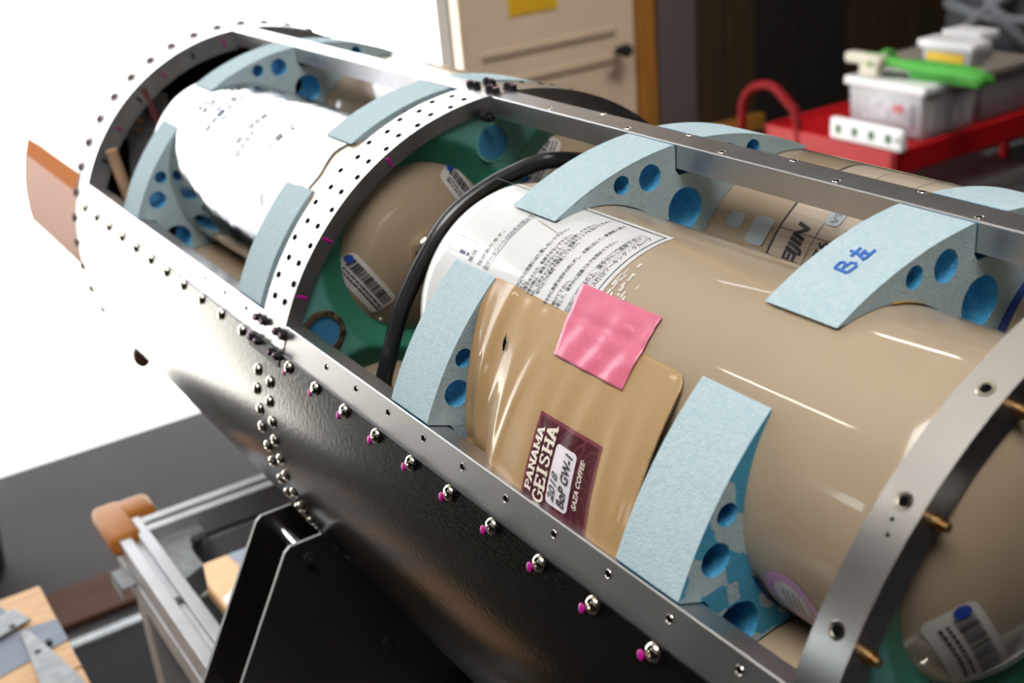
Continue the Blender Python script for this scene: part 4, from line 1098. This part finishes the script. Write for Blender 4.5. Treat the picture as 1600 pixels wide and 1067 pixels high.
box('box_sticker', (2.0805, 1.300, .772), (2.093, 1.335, .795), pm('pink_sticker', (.60, .18, .22), .5), T1)
for k in range(4): box('box_rib', (2.12 + k * .05, 1.2355, .725), (2.132 + k * .05, 1.246, .82), clear_white, T1, .003)
T2 = tub('storage_box', (2.34, 1.24, .701), (2.56, 1.60, .848), 'grey plastic box further back on the red cart behind the white one', pm('grey_plastic_tub', (.22, .21, .22), .5), pm('brown_grey_lid', (.25, .22, .19), .5))
PS = empty('power_strip', (1.957, 1.31, .712), 'white power strip standing on the front rim of the red cart', 'power strip')
box('strip_body', (1.938, 1.178, .7125), (1.962, 1.434, .774), white_plastic, PS, .010, seg=3)
for k in range(4): box('socket', (1.9365, 1.215 + k * .058, .732), (1.9395, 1.235 + k * .058, .756), socket_green, PS, .001)
box('socket_switch', (1.936, 1.188, .738), (1.939, 1.203, .752), pm('grey_switch', (.35, .35, .36), .5), PS, .001)
BP = empty('plastic_bracket', (2.13, 1.46, .853), 'beige plastic stepped piece on the white box', 'bracket')
bm = bmesh.new(); bm_box(bm, (2.10, 1.41, .853), (2.13, 1.48, .90), .006); bm_box(bm, (2.095, 1.40, .885), (2.135, 1.53, .915), .008); from_bm('bracket_body', bm, beige_plastic, BP, 40)
bm = bmesh.new(); bm_box(bm, (2.085, 1.40, .855), (2.093, 1.46, .885), .003); from_bm('bracket_tab', bm, beige_plastic, BP, 40)
GS = empty('strap_bundle', (2.2, 1.28, .853), 'bright green webbing strap bundle lying on the white box', 'strap')
for k in range(5):
    y0 = 1.465 - .008 * k; off = .012 * k
    pts = [(2.12 + off, y0, .905 - .004 * k), (2.13 + off, 1.38, .893 - .003 * k), (2.14 + off, 1.28, .885 + .003 * (k % 2)), (2.15 + off, 1.19, .882), (2.16 + off, 1.125 + .006 * k, .872), (2.17 + off, 1.14, .860), (2.16 + off, 1.25, .862), (2.15 + off, 1.35, .862)]
    bm = bmesh.new(); Pp = [Vector(p) for p in pts]; fine = []
    for i in range(len(Pp) - 1):
        for t in (0, .25, .5, .75):
            p0, p1, p2, p3 = Pp[max(i - 1, 0)], Pp[i], Pp[i + 1], Pp[min(i + 2, len(Pp) - 1)]
            fine.append(.5 * (2 * p1 + (p2 - p0) * t + (2 * p0 - 5 * p1 + 4 * p2 - p3) * t * t + (3 * p1 - p0 - 3 * p2 + p3) * t ** 3))
    tube_bm(bm, fine, .014, 8); from_bm('strap_loop', bm, green_strap, GS, 50)
tube('strap_tie', [(2.10, 1.43, .90), (2.11, 1.455, .865), (2.15, 1.46, .858), (2.2, 1.44, .89), (2.15, 1.42, .918), (2.105, 1.43, .90)], .008, green_strap, GS, 8, 4)
T3 = tub('parts_box', (2.33, 1.28, .855), (2.40, 1.455, .915), 'small clear parts box with yellow label on top of the white box', clear_white, white_plastic)
box('yellow_label', (2.327, 1.305, .863), (2.338, 1.43, .888), yellow_print, T3, .001)
T4 = tub('parts_box', (2.43, 1.33, .855), (2.50, 1.45, .925), 'small clear lidded parts box at the back on the grey box', clear_white, white_plastic)
GB = empty('canvas_bag', (2.82, 1.46, .701), 'dark grey canvas bag with lighter crossed straps at the back of the red cart', 'bag')
bm = bmesh.new(); bmesh.ops.create_uvsphere(bm, u_segments=32, v_segments=20, radius=1)
for v in bm.verts:
    q = v.co.copy(); v.co = Vector((2.80 + q.x * .16, 1.46 + q.y * .25, .90 + q.z * .235))
    v.co += Vector((q.x, q.y, q.z)) * .025 * noise.noise(q * 2.4)
    v.co.z = max(v.co.z, .701)
from_bm('bag_body', bm, grey_cloth, GB, True)
for pts in ([(2.70, 1.27, .78), (2.635, 1.34, .88), (2.625, 1.45, .98), (2.68, 1.55, 1.07)], [(2.70, 1.64, .80), (2.64, 1.55, .88), (2.625, 1.44, .97), (2.66, 1.34, 1.05)], [(2.69, 1.24, .95), (2.635, 1.34, .93), (2.63, 1.5, .94), (2.69, 1.65, .95)]):
    tube('bag_strap', pts, .018, grey_strap, GB, 10, 5)
bm = bmesh.new(); bmesh.ops.create_uvsphere(bm, u_segments=14, v_segments=10, radius=.014, matrix=Matrix.Translation((2.635, 1.52, .905))); from_bm('bag_buckle', bm, rod_tan, GB, True)

# ================================================================== ceiling lamps (they make the streaks on the bottles)
def lamp(a, b, label):
    a, b = Vector(a), Vector(b); d = (b - a).normalized(); m = (a + b) / 2
    r = empty('ceiling_lamp', m + Vector((0, 0, .1)), label, 'lamp')
    tube('lamp_tube', [a, b], .016, tube_mat, r, 14)
    yaw = math.atan2(d.y, d.x); hl = (b - a).length / 2
    box('lamp_housing', (m.x - hl - .04, m.y - .05, m.z + .03), (m.x + hl + .04, m.y + .05, m.z + .09), white_plastic, r, .006, rot=Matrix.Rotation(yaw, 3, 'Z'), piv=(m.x, m.y, m.z))
    for e in (a, b): box('lamp_holder', (e.x - .015, e.y - .015, e.z - .02), (e.x + .015, e.y + .015, e.z + .04), white_plastic, r)
    for e in (a.lerp(b, .2), a.lerp(b, .8)): tube('hanger', [(e.x, e.y, e.z + .085), (e.x, e.y, 4.0)], .004, dark_steel, r, 8)
lamp((-1.89, 2.13, 3.6), (-1.81, 1.46, 3.6), 'fluorescent ceiling lamp on the left side of the hall')
lamp((1.54, 1.55, 3.6), (1.95, 1.40, 3.6), 'fluorescent ceiling lamp on the right side of the hall')
